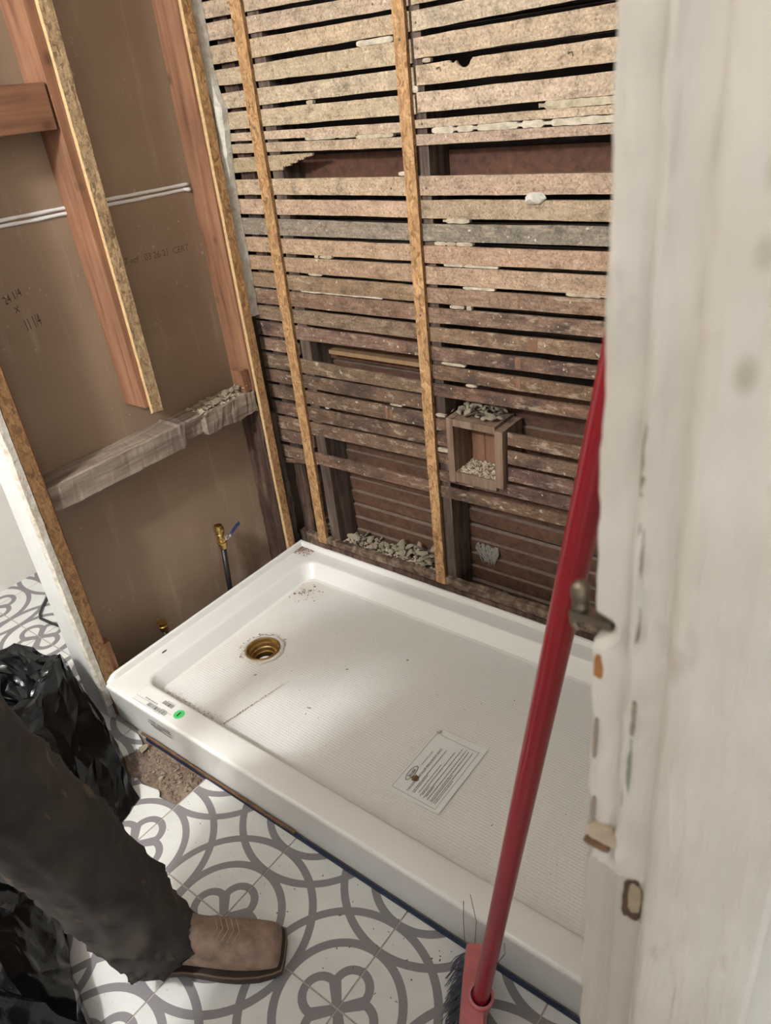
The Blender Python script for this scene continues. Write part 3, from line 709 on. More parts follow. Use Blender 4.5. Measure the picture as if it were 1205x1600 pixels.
# ------------------------------------------------------------------ left wall: open studs on the back of gypsum board
wl = struct(box('wall_left', (-0.115, -0.800, -0.011), (-0.100, 0.122, 2.5), PAPER), 'back of brown gypsum board between open studs')
rng = random.Random(3)
def stud_l(y1, y2, z1, z2, mat, lean=0, lab=None, x1=-.0995, x2=-.0115):
    vs = []; n = 40
    for i in range(n+1):
        z = z1+(z2-z1)*i/n; oy = lean*(z-z1)
        c = .004*max(0, nz((z*7, y1*50, 2)))
        vs += [(x1, y1+oy, z), (x2-c, y1+oy+c*.4, z), (x2, y1+oy+.004+c, z), (x2, y2+oy, z), (x1, y2+oy, z)]
    m = 5
    fs = [(i*m+k, i*m+(k+1) % m, (i+1)*m+(k+1) % m, (i+1)*m+k) for i in range(n) for k in range(m)] + [tuple(range(m)), tuple(range(n*m, n*m+m))]
    o = mesh('stud', vs, fs, mat, wl)
    if lab: o['label'] = lab
    return o
stud_l(-.4440, -.4060, .806, 2.5, FIR, -.0215, 'reddish stud cut off short above the ledge')
stud_l(-.0680, -.0300, .715, 2.5, FIR, 0, 'reddish stud beside the corner')
stud_l(-.8020, -.7640, 0.0, 2.5, FIR, 0)
rough_post('stud', -.0990, -.012, -.064, -.026, 0.02, .66, .004, ROT, wl, 44, 3)['label'] = 'rotted dark stud below the ledge'
rough_post('splintered_offcut', -.06, -.018, -.012, .010, .10, .62, .006, OLDSTUD, wl, 30, 13)
bl = box('blocking', (-.0995, -.7635, 1.4690), (-.0115, -.466, 1.5600), FIRH, wl, .002); bl['label'] = 'short horizontal block between studs'
furring('furring_strip', dict(a=(-.0112, -.4315), b=(0.0, -.3990), z=(.790, 2.5), lean=(0, -.0050), jag=True, mi=(1, 0, 1, 0)), 'speckled chip board strip with broken lower end', [CHIP, OSBE], wl)
furring('furring_strip', dict(a=(-.0112, -.0605), b=(0.0, -.0300), z=(.135, 2.5), mi=(1, 0, 1, 0)), 'golden board strip in the corner', [OSB, OSBE], wl)
furring('furring_strip', dict(a=(-.0112, -.8045), b=(0.0, -.7720), z=(.112, 2.5), mi=(1, 0, 1, 0)), 'brown chip board strip beside the white post', [RUSTB, RUSTB], wl)
rough_post('splintered_offcut', -.030, -.006, -.771, -.752, .06, .24, .002, FIR, wl, 12, 33)
# ledge
def ledge():
    vs = []; n = 70; prof = [(0, 0), (1, 0), (1, .5), (1, 1), (.66, 1), (.33, 1), (0, 1)]
    for i in range(n+1):
        y = -.7635 + (.7635-.066)*i/n
        for k, (a, b) in enumerate(prof):
            am = .0022 + (.006 if y > -.36 else 0)
            dx = am*nz((y*20, k*3, 1))+am*.5*nz((y*80, k*3, 4)); dz = am*nz((y*18, k*3, 9))+am*.6*nz((y*70, k*3, 14))
            cut = 0
            if -.34 < y < -.27 and b < .6 and a > .5: cut = .022
            vs.append((-.0985+(.0985-.012)*a+(0 if a == 0 else dx)-cut*.5, y, .652-.034*0+(.066)*b+dz+cut*.6 - .03*(1-a)*0))
    m = len(prof)
    fs = [(i*m+k, i*m+(k+1) % m, (i+1)*m+(k+1) % m, (i+1)*m+k) for i in range(n) for k in range(m)] + [tuple(range(m)), tuple(range(n*m, n*m+m))]
    return mesh('blocking', vs, fs, GREYWOOD, wl)
ledge()['label'] = 'long grey weathered ledge board with splits'
for i in range(30):
    y = rnd(-.25, -.075); s = rnd(.010, .020)
    chunk(rnd(-.080, -.022), y, .721+s*.35+max(0, (y+.2))*.1, s, 'pale plaster chunk lying on the right end of the grey ledge', 'plaster chunks on the ledge')
crumbs('plaster_grit', lambda: (rnd(-.09, -.02), rnd(-.27, -.07), .7185), .004, PLASTER, 'fine plaster grit on the right end of the grey ledge', 260, flat=.9)
bk = box('shim', (-.055, -.095, .722), (-.014, -.069, .790), FIR, wl, 0, (0, -.10)); bk['label'] = 'small wood offcut leaning on the corner stud'
# joint compound squeezed through the seam
for za, yy in ((1.3085, 0), (1.2960, 1)):
    m = MB(); pts = []; r = []
    for i in range(60):
        y = -.775+.700*i/59; pts.append((-.0985+.0008*nz((y*30, yy, 0)), y, za - .006*(i/59) + .0012*nz((y*14, yy*7, 3)))); r.append(.0042+.0009*nz((y*24, yy, 5)))
    m.tube(pts, r, 8)
    if yy:  m.tube([(-.097, -.098, 1.2925), (-.095, -.082, 1.2885), (-.097, -.074, 1.289)], [.003, .006, .003], 8)
    m.build('compound_bead', WHITEP, wl, True)['label'] = 'white joint compound bead along the board seam'
RL = Matrix(((0, 0, 1), (1, 0, 0), (0, 1, 0)))              # text reads along +y, faces +x
def rot_in_plane(R_, a): return R_ @ Matrix.Rotation(a, 3, 'Z')
RLt = rot_in_plane(RL, math.radians(-2))
text('pencil_note', '24 1/4', .026, (-.0998, -.668, 1.132), rot_in_plane(RL, math.radians(14)), INK, wl, .72, .12)
text('pencil_note', 'X', .020, (-.0998, -.652, 1.108), rot_in_plane(RL, math.radians(10)), INK, wl, .9, .2)
text('pencil_note', '11 1/4', .040, (-.0998, -.640, 1.062), rot_in_plane(RL, math.radians(8)), INK, wl, .42, .12)
text('printed_stamp', '17 ncf   03 26 21  CERT', .024, (-.0998, -.345, 1.146), RLt, PENCIL, wl, .95)
# ------------------------------------------------------------------ white end post of the left wall
m = MB(); m.box((-.115, -.8215, -.0105), (-.0175, -.8025, 2.5))
t1 = struct(m.build('trim_1', plain('chalky_white_paint', (198, 197, 194), .5, 14, .15, .15, 30)), 'white painted end board of the left wall')
vs = []; n = 120
for i in range(n+1):
    z = .055+(2.445)*i/n; j = .0022*nz((z*35, 1, 1))+.0016*nz((z*110, 1, 7))
    q = .004*max(0, nz((z*9, 3, 3)))
    vs += [(-.0172, -.8265, z), (-.0085+j*.4, -.8270+j*.3, z), (-.0005+j, -.8235+j+q, z), (0.0005+j, -.8065+j*.3, z), (-.0172, -.8060, z)]
m = 5
fs = [(i*m+k, i*m+(k+1) % m, (i+1)*m+(k+1) % m, (i+1)*m+k) for i in range(n) for k in range(m)] + [tuple(range(m)), tuple(range(n*m, n*m+m))]
mesh('broken_plaster_edge', vs, fs, plaster_mat('chalky_edge', (204, 198, 188), (160, 142, 118)), t1)['label'] = 'crumbling plaster edge of the white post'

# ------------------------------------------------------------------ water stubs
def stub(name, x, y, z0, z1, valve, label, lean=0):
    t = tag(empty(name, (x, y, z0)), label, 'valve' if valve else 'pipe')
    p = MB(); p.tube([(x, y+lean, z0), (x, y+lean*.6, z0+(z1-z0)*.5), (x, y, z1)], .0085, 14); p.build('pipe', PIPE, t, True)
    b = MB()
    if valve:
        b.lathe((x, y, z1-.004), [(.0085, 0), (.0125, 0), (.0135, .003), (.0135, .013), (.0155, .016), (.0155, .022), (.0120, .024), (.0120, .030), (.0140, .032), (.0140, .036), (.0110, .038), (.0110, .048), (.0145, .050), (.0145, .053), (.0125, .055), (.0125, .062), (.0155, .064), (.0155, .074), (.013, .078), (.013, .083), (.0105, .084), (.0098, .070), (.002, .069)], 20)
        o = b.build('valve_body', BRASS, t); autosmooth(o)
        h = MB(); zc = z1+.039
        h.lathe((x+.011, y+.004, zc), [(.0055, 0), (.0055, .010), (.0075, .011), (.0075, .017), (.001, .0175)], 10, Vector((.9, .35, 0)))
        h.box((x+.0215, y-.003, zc-.007), (x+.0245, y+.016, zc+.007)); h.build('handle_stem', STEEL, t)
        g_ = MB(); pts = []
        for q, (dy, dz) in enumerate(((.010, .000), (.022, .001), (.030, .009), (.050, .017), (.066, .021))):
            pts.append((dy, dz))
        for side in (0,):
            vs_ = []
            for (dy, dz) in pts:
                for (ox, oz) in ((-.0025, -.0065), (.0025, -.0065), (.0025, .0065), (-.0025, .0065)): vs_.append((x+.023+ox, y+dy, zc+dz+oz))
            fs_ = [(i*4+k, i*4+(k+1) % 4, i*4+4+(k+1) % 4, i*4+4+k) for i in range(4) for k in range(4)] + [(0, 1, 2, 3), (16, 17, 18, 19)]
            g_.add(vs_[:8], [f for f in fs_ if max(f) < 8], 1); g_.add(vs_[4:], [tuple(i-4 for i in f) for f in fs_ if min(f) >= 4], 0)
        o = g_.build('lever_handle', [BLUE, STEEL], t); o['label'] = 'blue vinyl covered lever'
        md = o.modifiers.new('bevel', 'BEVEL'); md.width = .002; md.segments = 2
    else:
        b.lathe((x, y, z1-.004), [(.0085, 0), (.0125, 0), (.0135, .002), (.0135, .010), (.0150, .012), (.0150, .018), (.0125, .020), (.0125, .026), (.0145, .027), (.0145, .031), (.006, .0325), (.001, .0325)], 20)
        o = b.build('brass_cap', BRASS, t); autosmooth(o)
    return t
stub('shutoff_valve', -.055, -.281, -.011, .262, True, 'brass shutoff valve with blue lever on black pipe by the pan', -.02)
stub('capped_stub', -.055, -.560, -.011, .125, False, 'brass capped pipe stub just showing above the pan rim')

# ------------------------------------------------------------------ shower pan
L_, W_ = 1.524, 0.813
pan = tag(empty('shower_pan', (L_/2, -W_/2, 0)), 'white shower pan with brass drain on the patterned tile floor', 'shower pan')
FZ = .082
def rrect(x1, x2, y1, y2, r, z, n=10):
    out = []
    for cx_, cy_, a0 in ((x2-r, y2-r, 0), (x1+r, y2-r, 90), (x1+r, y1+r, 180), (x2-r, y1+r, 270)):
        for k in range(n+1):
            a = math.radians(a0+90*k/n); out.append((cx_+r*math.cos(a), cy_+r*math.sin(a), z))
    return out
y0, y1_ = -W_, 0.0
loops = [rrect(.004, L_-.004, y0+.010, -.004, .006, .0015), rrect(.002, L_-.002, y0+.004, -.003, .008, .110), rrect(.001, L_-.001, y0+.001, -.002, .009, .122)]
for q in range(1, 5):
    a = q/4*math.pi/2; i = .008*(1-math.cos(a)); loops.append(rrect(.001+i, L_-.001-i, y0+.001+i, -.002-i, .010, .122+.009*math.sin(a)))
zi = .131
RL_, RR_, RF_, RB_ = .088, .088, .074, .066
rim = (RL_, L_-RR_, y0+RF_, -RB_)
loops.append(rrect(rim[0]-.006, rim[1]+.006, rim[2]-.006, rim[3]+.006, .048, zi))
loops.append(rrect(rim[0]-.002, rim[1]+.002, rim[2]-.002, rim[3]+.002, .046, zi-.0014))
loops.append(rrect(rim[0]+.002, rim[1]-.002, rim[2]+.002, rim[3]-.002, .044, zi-.006))
dl = (.022, .022, .014, .026)
loops.append(rrect(rim[0]+dl[0]-.005, rim[1]-dl[1]+.005, rim[2]+dl[2]-.003, rim[3]-dl[3]+.006, .042, FZ+.010))
loops.append(rrect(rim[0]+dl[0]-.001, rim[1]-dl[1]+.001, rim[2]+dl[2], rim[3]-dl[3]+.001, .040, FZ+.0028))
loops.append(rrect(rim[0]+dl[0]+.008, rim[1]-dl[1]-.008, rim[2]+dl[2]+.008, rim[3]-dl[3]-.008, .036, FZ))
m = len(loops[0]); vs = [p for l in loops for p in l]
fs = [(i*m+k, i*m+(k+1) % m, (i+1)*m+(k+1) % m, (i+1)*m+k) for i in range(len(loops)-1) for k in range(m)]
fm = [0]*len(fs)
# floor with a round drain hole
DX, DY, DR = .236, -.436, .0515
nh = 44; base = len(vs); last = (len(loops)-1)*m
ring = [(DX+DR*math.cos(2*math.pi*k/nh+.001), DY+DR*math.sin(2*math.pi*k/nh+.001), FZ-.003) for k in range(nh)]
vs += ring
bm = bmesh.new(); V = [bm.verts.new(v) for v in vs]
for f in fs: bm.faces.new([V[i] for i in f])
bm.edges.ensure_lookup_table()
E1 = [bm.edges.get((V[last+k], V[last+(k+1) % m])) for k in range(m)]
E2 = [bm.edges.new((V[base+k], V[base+(k+1) % nh])) for k in range(nh)]
r_ = bmesh.ops.triangle_fill(bm, use_beauty=True, use_dissolve=False, edges=E1+E2)
for f in r_['geom']:
    if isinstance(f, bmesh.types.BMFace): f.material_index = 1
bm.normal_update()
for f in bm.faces:
    f.smooth = True
bmesh.ops.recalc_face_normals(bm, faces=bm.faces)
for e in bm.edges:
    if len(e.link_faces) == 2 and (e.link_faces[0].material_index != e.link_faces[1].material_index or e.calc_face_angle(0) > .6): e.smooth = False
me = bpy.data.meshes.new('basin'); bm.to_mesh(me); bm.free()
me.transform(Matrix.Translation((-L_/2, W_/2, 0)))
link('basin', me, [GEL, GELF], pan, (0, 0, 0))
# upstand flange on three sides
def flange():
    m = MB(); h = .1485; t = .011
    def wall(pts_out, pts_in):
        n = len(pts_out); vs_ = []
        for (xo, yo, ho), (xi, yi, hi) in zip(pts_out, pts_in):
            vs_ += [(xo, yo, .120), (xo, yo, ho-.002), (xo+(xi-xo)*.25, yo+(yi-yo)*.25, ho), (xo+(xi-xo)*.75, yo+(yi-yo)*.75, hi), (xi, yi, hi-.002), (xi+(xi-xo)*.35, yi+(yi-yo)*.35, .1312)]
        k = 6
        fs_ = [(i*k+a, i*k+a+1, (i+1)*k+a+1, (i+1)*k+a) for i in range(n-1) for a in range(k-1)] + [tuple(range(k)), tuple(range((n-1)*k, n*k))]
        m.add(vs_, fs_)
    out = [(0, -.803, .1320), (0, -.785, .1455), (0, -.770, h), (0, 0, h), (L_, 0, h), (L_, -.770, h), (L_, -.785, .1455), (L_, -.803, .1320)]
    inn = [(t, -.801, .1320), (t, -.785, .1455), (t, -.770, h), (t, -t, h), (L_-t, -t, h), (L_-t, -.770, h), (L_-t, -.785, .1455), (L_-t, -.801, .1320)]
    wall(out, inn); o = m.build('flange', GEL, pan); autosmooth(o, 30); return o
flange()
# drain
dr = MB(); dr.lathe((DX, DY, FZ), [(.0525, -.0035), (.0500, .0015), (.0470, .0022), (.0455, -.001), (.0440, -.010), (.0385, -.012), (.0375, -.022), (.0345, -.024), (.0335, -.036), (.030, -.037), (.030, -.060)], 44)
o = dr.build('drain_ring', BRONZE, pan); autosmooth(o, 40); o['label'] = 'stepped brass drain ring'
dp = MB(); dp.lathe((DX, DY, FZ-.059), [(.031, 0), (.001, 0)], 24); dp.build('drain_throat', INK, pan)
dq = MB(); dq.lathe((DX+.006, DY-.008, FZ-.056), [(.001, .010), (.012, .0105), (.019, .012), (.021, .017), (.023, .016), (.023, 0)], 30); o = dq.build('drain_insert', WLAB, pan, True); o['label'] = 'white plastic insert inside the drain'
# residue ring of old sealant round the drain
vs = []; n = 64
for i in range(n):
    a = 2*math.pi*i/n
    r2 = .066 + .010*nz((math.cos(a)*2, math.sin(a)*2, 4)) + .004*nz((math.cos(a)*9, math.sin(a)*9, 4))
    for r, z in ((.0535, .0006), (.058, .0022), (r2-.004, .0016), (r2, .0003)): vs.append((DX+r*math.cos(a), DY+r*math.sin(a), FZ+z))
fs = [(i*4+k, i*4+k+1, ((i+1) % n)*4+k+1, ((i+1) % n)*4+k) for i in range(n) for k in range(3)]
o = mesh('sealant_ring', vs, fs, plain('smeared_sealant', (206, 198, 186), .35, 60, .3, .4, 120), pan, smooth=True); o['label'] = 'ring of smeared sealant round the drain'
# slotted hole in the left rim
m = MB(); vs_ = []
for k in range(16):
    a = 2*math.pi*k/16; vs_.append((.040+.0035*math.cos(a), -.632+.0095*math.sin(a)+.0, .1316))
m.add(vs_, [tuple(range(16))]); m.build('slot_mark', INK, pan)['label'] = 'small black slot in the left rim'
# edge strips under the front apron
box('blue_strip', (.14, -.8155, -.006), (1.50, -.8075, .0042), BLUET, pan)['label'] = 'blue membrane strip under the front apron'
rough_bar('wood_edge', .12, .70, -.8135, -.8085, .0056, .0115, .0012, BARE, pan, 60, 5)['label'] = 'rough wood sliver under the front apron'
# stickers on the front rim
RT = Matrix(((1, 0, 0), (0, 1, 0), (0, 0, 1)))
zt = .13145
lb = box('barcode_label', (.118, -.8045, .1310), (.262, -.748, zt), WLAB, pan); lb['label'] = 'white barcode label on the front rim'
def flat(name, polys, mat, parent): 
    m = MB()
    for p in polys: m.add(p, [tuple(range(len(p)))])
    o = m.build(name, mat, parent)
    if len(polys) > 1: o['kind'] = 'stuff'
    return o
def bars(x, y, wd, ht, z, n=28, skew=0):
    out = []; xx = x
    while xx < x+wd:
        b = rnd(.0006, .0022); out.append([(xx, y, z), (xx+b, y, z), (xx+b, y+ht, z), (xx, y+ht, z)]); xx += b+rnd(.0006, .0018)
    return out
Zb = zt+.0003
flat('barcode', bars(.207, -.7715, .040, .012, Zb) + bars(.175, -.7985, .074, .011, Zb), INK, pan)
flat('ruled_line', [[(.118, -.787, Zb), (.262, -.787, Zb), (.262, -.7862, Zb), (.118, -.7862, Zb)], [(.118, -.8015, Zb), (.235, -.8015, Zb), (.235, -.8008, Zb), (.118, -.8008, Zb)]], INKG, pan)
flat('small_print', bars(.150, -.7825, .050, .004, Zb) + bars(.215, -.758, .03, .002, Zb) + bars(.225, -.7865, .020, .003, Zb), INKG, pan)
RF = Matrix(((1, 0, 0), (0, 0, -1), (0, 1, 0)))
flat('small_print', [[(x, -.8132, z), (x+wd, -.8132, z), (x+wd, -.8132, z+.0042), (x, -.8132, z+.0042)] for x, wd, z in ((.190, .030, .098), (.228, .052, .098), (.185, .030, .088), (.222, .058, .090), (.205, .075, .078), (.195, .045, .083))], INKG, pan)
vs_ = [(.2645+.0150*math.cos(2*math.pi*k/28), -.7735+.0150*math.sin(2*math.pi*k/28), zt+.0001) for k in range(28)]
dot = flat('round_sticker', [vs_], GREEN, pan); dot.location.x += .016; dot['label'] = 'round green sticker with the number 1'
text('sticker_number', '1', .017, (.2800, -.7795, zt+.0005), rot_in_plane(RT, math.radians(4)), INK, pan, 1.2, 0, 'CENTER', .0011)

# printed paper label lying in the pan
pl = tag(empty('instruction_label', (.923, -.532, FZ+.001)), 'white printed paper label lying on the pan floor', 'label')
PX, PY, PW, PH, PZ = .852, -.642, .138, .216, FZ+.0016
RS = Matrix(((0, -1, 0), (1, 0, 0), (0, 0, 1)))            # text baseline along +y, top of the letters towards -x
n = 14; vs = []; 
for i in range(n+1):
    for j in range(n+1):
        u, v = i/n, j/n; z = PZ + .002*max(0, u-.7)*3*(1-v) + .0006*nz((u*4, v*4, 1))
        x_, y_ = PX+PW*u, PY+PH*v + .006*u
        vs.append((x_, y_, z))
fs = [(i*(n+1)+j, (i+1)*(n+1)+j, (i+1)*(n+1)+j+1, i*(n+1)+j+1) for i in range(n) for j in range(n) if not (i < 1 and j > n-2)]
sheet = mesh('paper_sheet', vs, fs, PAPERW, pl)
flat('folded_corner', [[(.852, -.4415, PZ+.0012), (.8620, -.4260, PZ+.0012), (.8665, -.4395, PZ+.0040)]], PAPERB, pl)
ZP = PZ+.0014
def bar_(x, y, dx, dy): return [(x, y, ZP), (x+dx, y, ZP), (x+dx, y+dy, ZP), (x, y+dy, ZP)]
bx0, bx1, by0, by1 = .857, .976, -.630, -.442
flat('border_line', [bar_(bx0, by0, .0007, by1-by0), bar_(bx1, by0, .0007, by1-by0+.004), bar_(bx0, by0, bx1-bx0, .0007), bar_(bx0+.012, by1, bx1-bx0-.012, .0007)], INK, pl)
ov = []
for k in range(36):
    a, b = 2*math.pi*k/36, 2*math.pi*(k+1)/36; f = lambda t, r: (.8745+(.0085*math.cos(t))*r, -.5745+.0235*math.sin(t)*r, ZP); f2 = lambda t: (.8745+.0070*math.cos(t), -.5745+.0218*math.sin(t), ZP)
    ov.append([f(a, 1), f(b, 1), f2(b), f2(a)])
flat('logo_oval', ov, INK, pl)
text('logo_lettering', 'Jacuzzi', .0120, (.8782, -.5745, ZP), RS, INK, pl, .80, 0, 'CENTER', .0002)
text('heading', 'THIS DOC       INSTALLER REPLACEMENT PARTS', .0082, (.8975, -.6215, ZP), RS, INK, pl, .82)
text('heading', 'WARNING LABEL', .0052, (.882, -.543, ZP), RS, INKG, pl, 1.2)
tl = []
for (x_, ya, yb) in ((.9060, -.618, -.475), (.9100, -.618, -.56), (.9190, -.612, -.517), (.9265, -.618, -.47), (.9300, -.612, -.585), (.9365, -.618, -.452), (.9400, -.612, -.58), (.9465, -.618, -.449), (.9545, -.618, -.452), (.9585, -.618, -.53), (.9640, -.618, -.448), (.9680, -.618, -.545)):
    y_ = ya
    while y_ < yb:
        wd = rnd(.003, .011); tl.append(bar_(x_, y_, .0016, min(wd, yb-y_))); y_ += wd+.0012
flat('small_print', tl, INKG, pl)
st = crumbs('brown_smudge', lambda: (lambda r, a: (.891+r*math.cos(a), -.583+r*math.sin(a), ZP))(.0085*random.random()**.6, rnd(0, 6.3)), .0016, DUST, '', 110, parent=pl)

# dirt in the pan
def corner_spot():
    q = random.random()
    if q < .45: r = abs(random.gauss(0, .038)); a = rnd(math.pi, 1.5*math.pi); return (.078 - r*.9*abs(math.cos(a)) + rnd(0, .12)*random.random() , -.020 - r*abs(math.sin(a))-.004, .1313)
    return (.013+abs(random.gauss(0, .035)), -.014-abs(random.gauss(0, .030)), .1313)
crumbs('sawdust', lambda: (lambda x, y: (x, y, .1316))(.013+min(.062, abs(random.gauss(0, .028))), -.012-min(.046, abs(random.gauss(0, .022)))), .0014, DUST, 'brown sawdust in the back left corner of the pan rim', 520)
crumbs('wood_crumbs', lambda: (lambda r, a: (.150+r*math.cos(a), -.165+r*.7*math.sin(a), FZ+.0003))(.085*random.random()**1.6, rnd(0, 6.3)), .0018, DUST, 'dark wood crumbs on the pan floor behind the drain', 90)
crumbs('sawdust', lambda: (lambda t: (.362+.034*t+rnd(-.0016, .0016)*(1.3-t), -.706+.195*t, FZ+.0003))(random.random()**1.7), .0011, DUSTL, 'brown sawdust line across the pan floor in front of the drain', 330)
crumbs('sawdust', lambda: (rnd(.118, .360)*1.0, -.7125+abs(random.gauss(0, .010)), FZ+.0004), .0010, DUSTL, 'brown sawdust along the front left edge of the pan floor', 300)
crumbs('wood_crumbs', lambda: (rnd(.30, 1.30), rnd(-.64, -.20), FZ+.0005), .0013, DUST, 'scattered dark crumbs over the pan floor', 60, flat=.2)
crumbs('wood_crumbs', lambda: (lambda a, r: (DX+r*math.cos(a), DY+r*math.sin(a), FZ+.0012))(rnd(.8, 4.6), rnd(.056, .072)), .0016, DUST, 'dark crumbs stuck round the drain', 90)
sl = MB()
for (x, y, a, l) in ((.165, -.150, .9, .013), (.176, -.172, 1.9, .010), (.195, -.138, .2, .010), (.152, -.175, .5, .009), (.215, -.185, .4, .007), (.30, -.53, .7, .010), (.52, -.545, .3, .013)):
    d = Vector((math.cos(a), math.sin(a), 0))*l; p = Vector((x, y, FZ+.0016)); sl.tube([p-d*.5, p, p+d*.5], [.0006, .0014, .0005], 5)
o = sl.build('wood_splinters', DUST); tag(o, 'dark splinters on the pan floor near the back left corner', 'debris', kind='stuff')
# rubble where the tile is missing
def zbed(x, y): return -.0095 + 0.006*abs(nz((x*22, y*22, 3))) + .004*abs(nz((x*70, y*70, 9)))
crumbs('mortar_rubble', lambda: (lambda x, y: (x, y, zbed(x, y)))(rnd(.12, .405), rnd(-.905, -.822)), .0042, SUB, 'crumbled mortar rubble where the broken tile is missing', 620, flat=.9)
for i in range(16):
    x, y = rnd(.15, .38), rnd(-.895, -.832); s = rnd(.006, .014)
    chunk(x, y, zbed(x, y)+s*.4, s, 'grey mortar lump lying where the broken tile is missing', 'mortar lumps by the pan front', cat='mortar lump').data = CH[random.randrange(10)]
o = chunk(.165, -.838, .004, .024, 'broken tile shard tipped up against the pan front', None, 2, (.2, -.3, .4), 'tile shard')
crumbs('floor_grit', lambda: (rnd(.41, 1.2), -.825-abs(random.gauss(0, .10)), .0002), .0016, DUST, 'specks of grit scattered on the patterned tile floor', 70)

# ------------------------------------------------------------------ black cord in the nook
m = MB(); m.tube([(-.775, -.545, .005), (-.745, -.585, .005), (-.705, -.628, .0055), (-.675, -.655, .0055), (-.648, -.668, .0055), (-.600, -.664, .005), (-.545, -.657, .005), (-.46, -.65, .005), (-.36, -.62, .005)], .0048, 8)
tag(m.build('power_cord', CORD, None, True), 'black cord lying on the tiles behind the white post', 'cord')

# ------------------------------------------------------------------ door jamb on the right
def jamb():
    vs = []; n = 260
    # cross-section, from the room-side edge to the hall-side edge; the face looks towards -y
    prof = [(1.5300, -1.1260), (1.5298, -1.1465), (1.5308, -1.1492), (1.5400, -1.1500), (1.5480, -1.1500), (1.5535, -1.1512), (1.5560, -1.1522), (1.5585, -1.1505), (1.5660, -1.1500), (1.5740, -1.1500), (1.5765, -1.1540), (1.5785, -1.1578), (1.5825, -1.1600), (1.5900, -1.1605), (1.6150, -1.1600), (1.6420, -1.1600), (1.6490, -1.1590), (1.6520, -1.1550), (1.6520, -1.1260)]
    for i in range(n+1):
        z = -.0105+2.08*i/n
        ch = max(0, nz((z*17, 2, 2))-.25)*.010 + .0016*nz((z*60, 3, 1)) + .0011*nz((z*22, 5, 3))
        deep = 0
        if 1.182 < z < 1.199: deep = .011
        if .975 < z < .995: deep = .004
        for k, (x, y) in enumerate(prof):
            dx = dy = 0
            x += (1.2-z)*.0103
            old = 1.7 if z > .985 else .15                    # thick flaking paint above, planed below
            if k in (1, 2, 3): dx = (ch+deep)*(1 if k < 3 else .6); dy = deep*.3
            if 3 <= k <= 7: dy = (.0016*nz((x*160, z*24, 1)) + .0009*nz((x*300, z*70, 1)))*old
            if k in (5, 6, 7): dx += .0016*nz((z*26, 8, 1))*old; dy += -.0013*old
            if k == 4: dy += .0016*old; dx += .0025
            if k >= 9: dy += .0006*nz((x*60, z*9, 1)); dx += .0006*nz((z*9, 8, 6)) if k < 14 else 0
            vs.append((x+dx, y+dy, z))
    m = len(prof)
    fs = [(i*m+k, i*m+k+1, (i+1)*m+k+1, (i+1)*m+k) for i in range(n) for k in range(m-1)]
    fs += [((i*m+m-1), i*m, (i+1)*m, (i+1)*m+m-1) for i in range(n)] + [tuple(range(m)), tuple(range(n*m, n*m+m))]
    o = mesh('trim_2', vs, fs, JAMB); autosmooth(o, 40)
    return struct(o, 'thickly painted chipped door jamb close to the camera')
jb = jamb()
def patch(name, x1, x2, z1, z2, y, mat, seed, lab=None, n=18):
    pts = []
    for k in range(n):
        a = 2*math.pi*k/n; c, s = math.cos(a), math.sin(a)
        q = (abs(c)**4+abs(s)**4)**-.25*(1+.16*nz((c*2.5, s*2.5, seed)))
        pts.append(((x1+x2)/2+(x2-x1)/2*c*q, y, (z1+z2)/2+(z2-z1)/2*s*q))
    vs_ = pts + [(p[0], y+.004, p[2]) for p in pts]
    fs_ = [tuple(range(n)), tuple(reversed(range(n, 2*n)))] + [(i, (i+1) % n, n+(i+1) % n, n+i) for i in range(n)]
    o = mesh(name, vs_, fs_, mat, jb)
    if lab: o['label'] = lab
    return o
patch('bare_wood_chip', 1.5318, 1.5385, 1.155, 1.174, -1.1506, plain('rusty_wood', (150, 96, 52), .8, 60, .4), 2, 'rust brown chip below the catch')
patch('bare_wood_chip', 1.5318, 1.5500, .996, 1.003, -1.1530, BARE, 4, 'dark split across the jamb edge')
patch('bare_wood_chip', 1.5335, 1.5560, 1.006, 1.022, -1.1535, plain('stained_paint', (176, 156, 132), .7, 50, .4), 9)
patch('green_paint_chip', 1.5560, 1.5605, 1.045, 1.115, -1.1530, plain('old_green_paint', (128, 134, 108), .6, 50, .4), 6, 'older green paint showing at a chip')
CRK = plain('grimy_paint_crack', (142, 126, 108), .8, 60, .5)
for k_, (x_, z0_, z1_, w_) in enumerate(((1.5555, 1.235, 1.275, .0035), (1.5545, 1.290, 1.330, .0030), (1.5570, 1.195, 1.222, .0030), (1.5585, 1.120, 1.150, .0028), (1.5340, 1.085, 1.120, .0024), (1.5345, 1.020, 1.045, .0030))):
    patch('paint_crack', x_-w_/2+(1.2-z0_)*.0103, x_+w_/2+(1.2-z0_)*.0103, z0_, z1_, -1.1532 if x_ > 1.55 else -1.1516, CRK, 20+k_, None, 20)
# mortise: raised frame round a dark pocket
patch('mortise_pocket', 1.5628, 1.5762, .934, .978, -1.1512, plain('mortise_shadow_wood', (74, 52, 36), .9, 40, .5), 5, 'dark empty strike mortise', 20)
patch('mortise_wood', 1.5668, 1.5758, .944, .977, -1.1518, plain('mortise_wood', (150, 132, 108), .8, 50, .5), 8)
